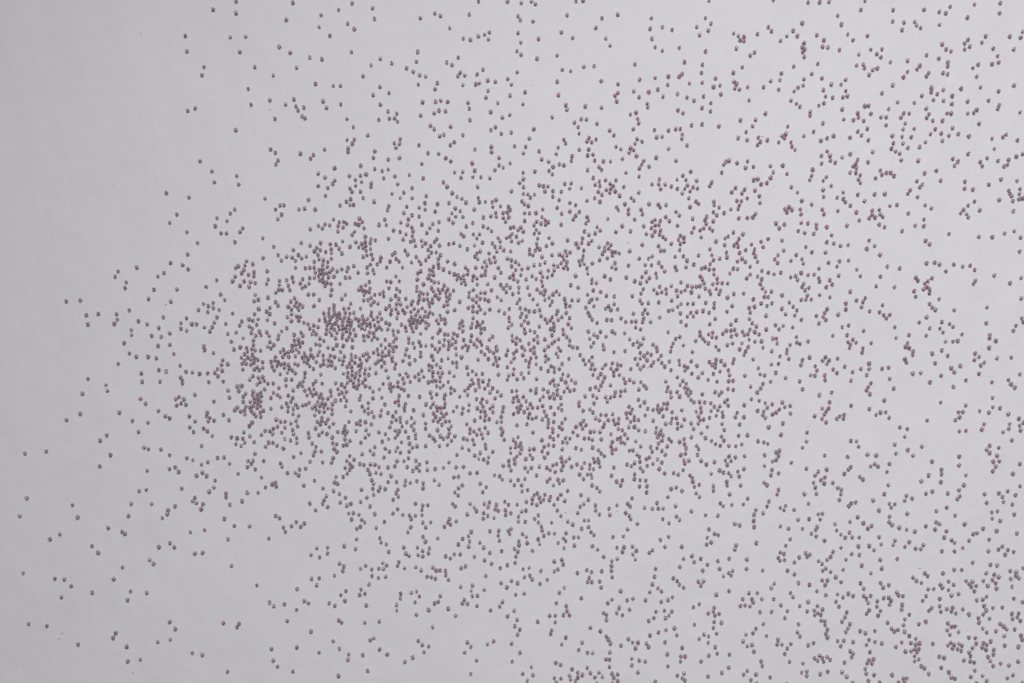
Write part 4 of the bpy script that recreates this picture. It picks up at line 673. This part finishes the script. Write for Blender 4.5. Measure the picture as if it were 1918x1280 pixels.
def seat(i):
    """bead centre in metres; the point seen at the noted place is the bead's middle, a little above the sheet"""
    vi, rot, z = pose[i]
    k = 1 - z * MM / CAM_Z
    x, y = pos[i][0] * MM * k, pos[i][1] * MM * k
    return Vector((x, y, float(sheet_z(x, y)) + z * MM))

def set_tint(me, cols):
    a = me.color_attributes.new("tint", 'FLOAT_COLOR', 'POINT')
    a.data.foreach_set("color", np.ascontiguousarray(cols, dtype=np.float32).ravel())

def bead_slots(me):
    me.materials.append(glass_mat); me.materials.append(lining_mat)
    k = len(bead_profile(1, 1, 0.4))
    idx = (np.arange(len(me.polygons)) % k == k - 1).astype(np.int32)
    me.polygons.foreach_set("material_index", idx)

# ---- the single beads, each an object of its own
lone_meshes = []
for vi, (v, f, od, ln) in enumerate(VARIANTS):
    for t in range(3):
        me = bpy.data.meshes.new("seed_bead")
        me.from_pydata((v * MM).tolist(), [], f.tolist())
        me.polygons.foreach_set("use_smooth", [True] * len(me.polygons))
        set_tint(me, [bead_tint(1.0 if t == 2 else 0.0)] * len(v))
        bead_slots(me)
        lone_meshes.append(me)
LABELS = """leftmost seed bead of all, alone on bare paper low at the left edge
lone seed bead, left edge, near bottom, next bead far right
lone seed bead, left edge, three quarters down, next bead far right
lone seed bead, left edge, low down, next bead far below
lefthand lone seed bead, left edge, bottom edge, next bead far right
lone seed bead, left edge, three quarters down, next bead far left
lone seed bead, left edge, bottom edge, next bead far left
lone seed bead, left edge, near bottom, next bead close upper right
lone seed bead, left edge, below midheight, next bead close upper right
lone seed bead, left edge, above midheight, next bead close right
lone seed bead, left edge, low down, next bead close lower right
lone seed bead, left edge, low down, next bead close upper left
righthand lone seed bead, left edge, bottom edge, next bead far right
lone seed bead, left edge, below midheight, next bead close lower left
lone seed bead, left edge, above midheight, next bead close left
lone seed bead, left edge, below midheight, next bead close above
lone seed bead, left edge, below midheight, next bead close below
lone seed bead, left edge, near bottom, next bead far left
lone seed bead, far left, at midheight, next bead close left
lone seed bead, far left, three quarters down, next bead close upper right
lefthand lone seed bead, far left, low down, next bead close right
lone seed bead, far left, three quarters down, next bead close lower left
lone seed bead, far left, near bottom, next bead close upper right
lower lone seed bead, far left, at midheight, next bead close upper right
lefthand lone seed bead, far left, below midheight, next bead close lower right
lone seed bead, far left, near bottom, next bead close lower left
upper lone seed bead, far left, at midheight, next bead close upper right
lone seed bead, far left, bottom edge, next bead close below
lefthand lone seed bead, far left, bottom edge, next bead close right
lefthand lone seed bead, far left, low down, next bead close above
lone seed bead, far left, above midheight, next bead close left
lone seed bead, far left, low down, next bead close below
righthand lone seed bead, far left, below midheight, next bead close lower right
lone seed bead, far left, above midheight, next bead far lower left
lone seed bead, far left, below midheight, next bead close upper left
lone seed bead, far left, bottom edge, next bead close left
lone seed bead, far left, near bottom, next bead close left
lone seed bead, far left, three quarters down, next bead far below
lone seed bead, far left, below midheight, next bead close lower left
righthand lone seed bead, far left, low down, next bead close above
righthand lone seed bead, far left, bottom edge, next bead close right
righthand lone seed bead, far left, low down, next bead close right
lone seed bead, far left, below midheight, next bead close above
lone seed bead, far left, at midheight, next bead close lower left
lone seed bead, far left, quarter down, next bead far right
lone seed bead, far left, bottom edge, next bead close upper right
upper lone seed bead, far left, above midheight, next bead close lower left
lone seed bead, far left, above midheight, next bead close upper right
lower lone seed bead, far left, above midheight, next bead close lower left
lone seed bead, far left, three quarters down, next bead close lower right
lone seed bead, far left, top edge, next bead close below
lefthand lone seed bead, well left, top edge, next bead close above
lefthand lone seed bead, well left, quarter down, next bead close lower right
lefthand lone seed bead, well left, above midheight, next bead close lower left
lone seed bead, well left, quarter down, next bead far lower left
lone seed bead, well left, low down, next bead close right
lefthand lone seed bead, well left, below midheight, next bead close lower left
lone seed bead, well left, quarter down, next bead close upper left
lone seed bead, well left, high up, next bead close lower right
lefthand lone seed bead, well left, three quarters down, next bead close upper right
lefthand lone seed bead, well left, low down, next bead close left
lone seed bead, well left, above midheight, next bead close upper right
lone seed bead, well left, top edge, next bead far right
righthand lone seed bead, well left, below midheight, next bead close lower left
lone seed bead, well left, high up, next bead close above
middle lone seed bead, well left, above midheight, next bead close lower left
lone seed bead, well left, bottom edge, next bead close right
lone seed bead, well left, low down, next bead close lower right
lone seed bead, well left, bottom edge, next bead far upper left
lone seed bead, well left, low down, next bead close upper right
lone seed bead, well left, top edge, next bead close right
lone seed bead, well left, near bottom, next bead far above
lone seed bead, well left, at midheight, next bead close lower right
lone seed bead, well left, low down, next bead close upper left
lone seed bead, well left, high up, next bead far upper right
middle lone seed bead, well left, top edge, next bead close above
righthand lone seed bead, well left, three quarters down, next bead close upper right
righthand lone seed bead, well left, top edge, next bead close above
lone seed bead, well left, top edge, next bead close left
lone seed bead, well left, near top, next bead close below
righthand lone seed bead, well left, low down, next bead close left
lone seed bead, well left, near top, next bead close above
lone seed bead, well left, near top, next bead far lower right
lone seed bead, well left, near bottom, next bead far lower right
middle lone seed bead, well left, quarter down, next bead close lower right
righthand lone seed bead, well left, above midheight, next bead close lower left
righthand lone seed bead, well left, quarter down, next bead close lower right
lone seed bead, well left, low down, next bead far right
lone seed bead, well left, near top, next bead close right
lone seed bead, well left, bottom edge, next bead close below
lone seed bead, well left, near top, next bead far upper left
lone seed bead, well left, near top, next bead far upper right
lone seed bead, left of centre, top edge, next bead close lower right
lefthand lone seed bead, left of centre, top edge, next bead far above
lower lone seed bead, left of centre, near bottom, next bead close upper right
lefthand lone seed bead, left of centre, top edge, next bead close upper left
lefthand lone seed bead, left of centre, bottom edge, next bead close left
lone seed bead, left of centre, near top, next bead close upper left
upper lone seed bead, left of centre, near bottom, next bead close upper right
lefthand lone seed bead, left of centre, bottom edge, next bead far upper right
lone seed bead, left of centre, near bottom, next bead close lower right
lone seed bead, left of centre, high up, next bead close lower right
lone seed bead, left of centre, three quarters down, next bead close upper left
lone seed bead, left of centre, top edge, next bead close right
lone seed bead, left of centre, bottom edge, next bead far lower left
lone seed bead, left of centre, three quarters down, next bead close lower right
lone seed bead, left of centre, near top, next bead far right
middle lone seed bead, left of centre, bottom edge, next bead far upper right
lone seed bead, left of centre, top edge, next bead close above
lone seed bead, left of centre, top edge, next bead close below
lone seed bead, left of centre, top edge, next bead close left
lone seed bead, left of centre, high up, next bead close lower left
righthand lone seed bead, left of centre, top edge, next bead close upper left
lone seed bead, left of centre, high up, next bead close below
righthand lone seed bead, left of centre, bottom edge, next bead far upper right
lone seed bead, left of centre, top edge, next bead close upper right
lone seed bead, left of centre, near top, next bead close left
lone seed bead, left of centre, low down, next bead close right
righthand lone seed bead, left of centre, top edge, next bead far above
lone seed bead, left of centre, top edge, next bead close lower left
righthand lone seed bead, left of centre, bottom edge, next bead close left
lone seed bead, left of centre, near top, next bead close upper right
lone seed bead, left of centre, bottom edge, next bead close right
lone seed bead, left of centre, near bottom, next bead close above
lone seed bead, left of centre, high up, next bead close left
lone seed bead, left of centre, bottom edge, next bead close above
lone seed bead, slightly left, quarter down, next bead close left
lone seed bead, slightly left, near bottom, next bead close left
lone seed bead, slightly left, near top, next bead close upper left
lone seed bead, slightly left, near top, next bead close left
lone seed bead, slightly left, high up, next bead close below
lone seed bead, slightly left, near bottom, next bead close above
lone seed bead, slightly left, high up, next bead close lower right
lone seed bead, slightly left, top edge, next bead close right
lone seed bead, slightly left, near top, next bead close above
lone seed bead, slightly left, high up, next bead close upper right
lone seed bead, slightly left, near top, next bead close right
lone seed bead, slightly left, high up, next bead close left
lone seed bead, slightly left, bottom edge, next bead far above
lone seed bead, slightly left, low down, next bead close left
lone seed bead, slightly left, top edge, next bead close upper left
lone seed bead, slightly left, high up, next bead close lower left
lone seed bead, middle, top edge, next bead close upper right
lefthand lone seed bead, middle, near top, next bead close above
lefthand lone seed bead, middle, bottom edge, next bead close upper right
lone seed bead, middle, high up, next bead close below
lefthand lone seed bead, middle, bottom edge, next bead close lower left
lefthand lone seed bead, middle, near bottom, next bead close upper right
lefthand lone seed bead, middle, near top, next bead close upper right
lower lone seed bead, middle, near top, next bead close lower left
lone seed bead, middle, quarter down, next bead close upper right
righthand lone seed bead, middle, bottom edge, next bead close upper right
upper lone seed bead, middle, near top, next bead close lower left
righthand lone seed bead, middle, bottom edge, next bead close lower left
righthand lone seed bead, middle, near top, next bead close above
lone seed bead, middle, near top, next bead close below
upper lone seed bead, middle, top edge, next bead close left
lone seed bead, middle, high up, next bead close left
lower lone seed bead, middle, top edge, next bead close left
righthand lone seed bead, middle, near bottom, next bead close upper right
lone seed bead, middle, top edge, next bead far left
middle lone seed bead, middle, near top, next bead close upper right
lone seed bead, middle, top edge, next bead close below
righthand lone seed bead, middle, near top, next bead close upper right
lone seed bead, middle, near top, next bead close lower right
lone seed bead, slightly right, top edge, next bead close lower right
lefthand lone seed bead, slightly right, top edge, next bead close upper right
lone seed bead, slightly right, top edge, next bead close upper left
lone seed bead, slightly right, near bottom, next bead close lower left
lone seed bead, slightly right, quarter down, next bead close upper left
lefthand lone seed bead, slightly right, near top, next bead close below
righthand lone seed bead, slightly right, top edge, next bead close upper right
lower lone seed bead, slightly right, near top, next bead close left
lone seed bead, slightly right, near top, next bead close upper left
upper lone seed bead, slightly right, near top, next bead close left
lone seed bead, slightly right, top edge, next bead close lower left
lone seed bead, slightly right, quarter down, next bead close lower left
lone seed bead, slightly right, top edge, next bead close left
lone seed bead, slightly right, near bottom, next bead close lower right
lone seed bead, slightly right, high up, next bead close lower left
lone seed bead, slightly right, above midheight, next bead close below
righthand lone seed bead, slightly right, near top, next bead close below
lone seed bead, slightly right, near top, next bead close lower left
lone seed bead, slightly right, quarter down, next bead close above
lone seed bead, right of centre, near top, next bead close below
lone seed bead, right of centre, high up, next bead close lower left
lone seed bead, right of centre, bottom edge, next bead close upper left
lone seed bead, right of centre, bottom edge, next bead close below
lone seed bead, right of centre, bottom edge, next bead close above
upper lone seed bead, right of centre, high up, next bead close upper left
lower lone seed bead, right of centre, high up, next bead close upper left
lefthand lone seed bead, right of centre, top edge, next bead close below
lone seed bead, right of centre, low down, next bead close below
middle lone seed bead, right of centre, top edge, next bead close below
lone seed bead, right of centre, near top, next bead close upper left
lefthand lone seed bead, right of centre, low down, next bead close right
lone seed bead, right of centre, bottom edge, next bead close lower right
righthand lone seed bead, right of centre, top edge, next bead close below
righthand lone seed bead, right of centre, low down, next bead close right
lone seed bead, right of centre, bottom edge, next bead close right
lone seed bead, right of centre, near bottom, next bead close right
lone seed bead, right of centre, high up, next bead close left
lone seed bead, right of centre, near bottom, next bead close left
lone seed bead, right of centre, bottom edge, next bead close left
lone seed bead, right of centre, near top, next bead close lower right
lefthand lone seed bead, well right, below midheight, next bead close lower right
lone seed bead, well right, near top, next bead close above
lone seed bead, well right, low down, next bead close above
lone seed bead, well right, top edge, next bead close upper right
lone seed bead, well right, near bottom, next bead close right
lone seed bead, well right, near bottom, next bead close left
lower lone seed bead, well right, near top, next bead close lower left
lone seed bead, well right, bottom edge, next bead close right
lone seed bead, well right, bottom edge, next bead close upper left
lone seed bead, well right, near bottom, next bead close upper right
lone seed bead, well right, below midheight, next bead close above
lone seed bead, well right, below midheight, next bead close below
lone seed bead, well right, three quarters down, next bead close upper left
upper lone seed bead, well right, near top, next bead close lower left
lone seed bead, well right, top edge, next bead close lower left
topmost lone seed bead, well right, near top, next bead close lower left
righthand lone seed bead, well right, below midheight, next bead close lower right
bottommost lone seed bead, well right, near top, next bead close lower left
lone seed bead, well right, three quarters down, next bead close below
lone seed bead, well right, at midheight, next bead close upper right
lone seed bead, well right, quarter down, next bead close upper right
lone seed bead, far right, top edge, next bead close left
lone seed bead, far right, quarter down, next bead close upper right
lone seed bead, far right, below midheight, next bead close lower left
lone seed bead, far right, at midheight, next bead close lower left
middle lone seed bead, far right, top edge, next bead close below
lone seed bead, far right, near bottom, next bead close upper right
lone seed bead, far right, high up, next bead close lower left
lone seed bead, far right, low down, next bead close lower right
lone seed bead, far right, low down, next bead close upper left
lefthand lone seed bead, far right, near top, next bead close upper right
lone seed bead, far right, below midheight, next bead close below
lone seed bead, far right, above midheight, next bead close lower left
lone seed bead, far right, top edge, next bead close above
righthand lone seed bead, far right, near top, next bead close upper right
upper lone seed bead, far right, top edge, next bead close below
lone seed bead, far right, above midheight, next bead far upper left
lone seed bead, far right, low down, next bead close upper right
lone seed bead, far right, above midheight, next bead close left
lone seed bead, far right, quarter down, next bead close right
lone seed bead, far right, low down, next bead close above
lower lone seed bead, far right, top edge, next bead close below
lone seed bead, far right, quarter down, next bead close upper left
lone seed bead, far right, high up, next bead close above
lone seed bead, far right, three quarters down, next bead close lower left
lone seed bead, far right, top edge, next bead close right
lone seed bead, far right, top edge, next bead close lower left
lone seed bead, far right, below midheight, next bead far lower left
lone seed bead, far right, below midheight, next bead close upper left
lone seed bead, right edge, three quarters down, next bead close lower right
lone seed bead, right edge, bottom edge, next bead close left
lone seed bead, right edge, top edge, next bead close above
lone seed bead, right edge, below midheight, next bead far upper right
lefthand lone seed bead, right edge, below midheight, next bead close upper right
lone seed bead, right edge, low down, next bead close right
lone seed bead, right edge, quarter down, next bead far lower left
righthand lone seed bead, right edge, below midheight, next bead close upper right
lefthand lone seed bead, right edge, above midheight, next bead close below
lefthand lone seed bead, right edge, low down, next bead close upper left
lefthand lone seed bead, right edge, near top, next bead close lower left
righthand lone seed bead, right edge, low down, next bead close upper left
lefthand lone seed bead, right edge, below midheight, next bead close lower left
lefthand lone seed bead, right edge, top edge, next bead close upper right
lone seed bead, right edge, near top, next bead close below
lefthand lone seed bead, right edge, high up, next bead close lower left
lone seed bead, right edge, near bottom, next bead close lower left
lone seed bead, right edge, top edge, next bead close lower left
lefthand lone seed bead, right edge, quarter down, next bead close right
lone seed bead, right edge, near top, next bead close upper left
lone seed bead, right edge, near top, next bead close above
lone seed bead, right edge, at midheight, next bead close below
righthand lone seed bead, right edge, above midheight, next bead close below
lone seed bead, right edge, near top, next bead close lower right
lone seed bead, right edge, high up, next bead close upper right
lone seed bead, right edge, low down, next bead close below
lone seed bead, right edge, below midheight, next bead close upper left
righthand lone seed bead, right edge, quarter down, next bead close right
lone seed bead, right edge, above midheight, next bead far lower right
lone seed bead, right edge, at midheight, next bead close upper left
righthand lone seed bead, right edge, near top, next bead close lower left
lone seed bead, right edge, quarter down, next bead close upper right
righthand lone seed bead, right edge, high up, next bead close lower left
lone seed bead, right edge, above midheight, next bead close upper right
lone seed bead, right edge, at midheight, next bead close left
lone seed bead, right edge, three quarters down, next bead close upper left
lone seed bead, right edge, three quarters down, next bead close upper right
righthand lone seed bead, right edge, top edge, next bead close upper right
lone seed bead, right edge, near top, next bead close left
lone seed bead, right edge, low down, next bead far below
lone seed bead, right edge, high up, next bead close upper left
lone seed bead, right edge, above midheight, next bead close above
righthand lone seed bead, right edge, below midheight, next bead close lower left
lone seed bead, right edge, three quarters down, next bead close lower left
lone seed bead, right edge, near top, next bead far left
lone seed bead, right edge, above midheight, next bead close lower left""".split("\n")
for i in range(len(lone)):
    vi, rot, z = pose[i]
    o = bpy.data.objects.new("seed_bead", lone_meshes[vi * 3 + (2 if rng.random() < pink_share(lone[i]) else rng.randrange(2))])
    m = rot.to_4x4(); m.translation = seat(i)
    o.matrix_world = m
    tag(o, LABELS[i], "bead", "single seed beads lying loose on bare paper")
    scene.collection.objects.link(o)

# ---- the thousands of other beads
nv = len(VARIANTS[0][0]); nf = len(VARIANTS[0][1])
ids = range(len(lone), n_all)
V = np.zeros((len(ids) * nv, 3)); C = np.zeros((len(ids) * nv, 4)); F = np.zeros((len(ids) * nf, 4), dtype=np.int32)
for q, i in enumerate(ids):
    vi, rot, z = pose[i]
    v, f = VARIANTS[vi][0], VARIANTS[vi][1]
    V[q * nv:(q + 1) * nv] = v * MM @ np.array(rot).T + np.array(seat(i))
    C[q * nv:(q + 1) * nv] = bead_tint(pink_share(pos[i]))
    F[q * nf:(q + 1) * nf] = f + q * nv
me = bpy.data.meshes.new("seed_beads")
me.vertices.add(len(V)); me.vertices.foreach_set("co", V.ravel())
me.loops.add(F.size); me.loops.foreach_set("vertex_index", F.ravel())
me.polygons.add(len(F)); me.polygons.foreach_set("loop_start", np.arange(0, F.size, 4, dtype=np.int32))
me.polygons.foreach_set("use_smooth", np.ones(len(F), dtype=bool))
me.update(calc_edges=True)
set_tint(me, C)
bead_slots(me)
o = bpy.data.objects.new("seed_beads", me)
scene.collection.objects.link(o)
tag(o, "thousands of tiny mauve glass seed beads strewn densely across white paper", "beads", kind="stuff")

# ------------------------------------------------------------------ faint bits of lint on the sheet
lint_mat, nt, bsdf = new_mat("grey_lint")
bsdf.inputs["Base Color"].default_value = (0.60, 0.59, 0.59, 1)
bsdf.inputs["Roughness"].default_value = 0.9
def lint(x, y, length, width, ang, bend, label):
    """a tiny flattened fibre; x, y in photograph places scaled to mm"""
    n = 7
    pts = []
    for k in range(n):
        t = k / (n - 1) - 0.5
        pts.append(Vector((t * length, bend * (t * t * 4 - 0.5) * length, 0)))
    r2 = Matrix.Rotation(ang, 3, 'Z')
    vs, fs = [], []
    for k, p in enumerate(pts):
        w = width * (1 - (2 * k / (n - 1) - 1) ** 4 * 0.75) / 2
        d = (pts[min(k + 1, n - 1)] - pts[max(k - 1, 0)]).normalized()
        side = Vector((-d.y, d.x, 0))
        for q in range(6):
            a = 2 * math.pi * q / 6
            vs.append(r2 @ (p + side * (math.cos(a) * w)) * MM + Vector((0, 0, (0.35 * math.sin(a) + 0.33) * w * MM)))
    for k in range(n - 1):
        for q in range(6):
            fs.append((k * 6 + q, k * 6 + (q + 1) % 6, (k + 1) * 6 + (q + 1) % 6, (k + 1) * 6 + q))
    fs.append(tuple(range(5, -1, -1))); fs.append(tuple((n - 1) * 6 + q for q in range(6)))
    me = bpy.data.meshes.new("lint_fibre")
    me.from_pydata(vs, [], fs)
    me.polygons.foreach_set("use_smooth", [True] * len(me.polygons))
    me.materials.append(lint_mat)
    o = bpy.data.objects.new("lint_fibre", me)
    X, Y = (x / 4.0 - VIEW_W / 2) * MM, (VIEW_H / 2 - y / 4.0) * MM
    o.location = (X, Y, float(sheet_z(X, Y)))
    scene.collection.objects.link(o)
    tag(o, label, "lint", "faint bits of lint on the paper")
for args in (
    (264, 62, 0.7, 0.5, 0.3, 0.1, "tiny grey speck on the bare paper near the upper left corner"),
    (213, 346, 0.9, 0.4, 0.0, 0.1, "tiny grey speck on bare paper left of all beads, a quarter down"),
    (311, 570, 1.5, 0.7, 0.6, 0.1, "faint grey smudge of lint between beads at far left"),
    (116, 1186, 1.6, 0.6, 0.15, 0.1, "upper of two faint grey lint bits near the lower left corner"),
    (111, 1196, 1.5, 0.6, 0.1, 0.1, "lower of two faint grey lint bits near the lower left corner"),
    (249, 1260, 1.5, 0.6, 0.1, 0.1, "faint lint bit near the bottom edge, left of centre"),
    (685, 1014, 1.6, 0.25, 0.9, 0.35, "thin curved hair lying below the dense beads, left of centre"),
    (505, 205, 1.2, 0.4, 0.2, 0.1, "faint lint bit below two beads at upper left"),
    (1214, 688, 1.8, 0.6, 0.8, 0.05, "faint slanting lint smear among beads right of centre"),
    (1177, 455, 1.6, 0.5, 0.5, 0.15, "faint lint fibre right of the dense cluster at upper centre"),
    (1428, 255, 1.2, 0.6, 0.0, 0.1, "faint lint bit among beads in the upper right"),
    (1510, 396, 0.7, 0.5, 0.4, 0.1, "tiny dark speck beside two beads right of centre, a third down"),
    (998, 160, 0.5, 0.45, 0.2, 0.1, "tiny dark speck near the top, just right of centre"),
    (1397, 538, 0.7, 0.5, 0.1, 0.1, "tiny speck in a gap among beads right of centre"),
    (1722, 1064, 1.5, 0.7, 0.1, 0.1, "faint lint bit at lower right, left one of two"),
    (1732, 1070, 1.2, 0.6, 0.1, 0.1, "faint lint bit at lower right, right one of two"),
    (1060, 960, 1.1, 0.5, 0.2, 0.1, "faint lint bit in a gap below centre"),
    (1156, 957, 1.1, 0.5, 0.4, 0.1, "faint lint bit beside a bead below and right of centre"),
):
    lint(*args)
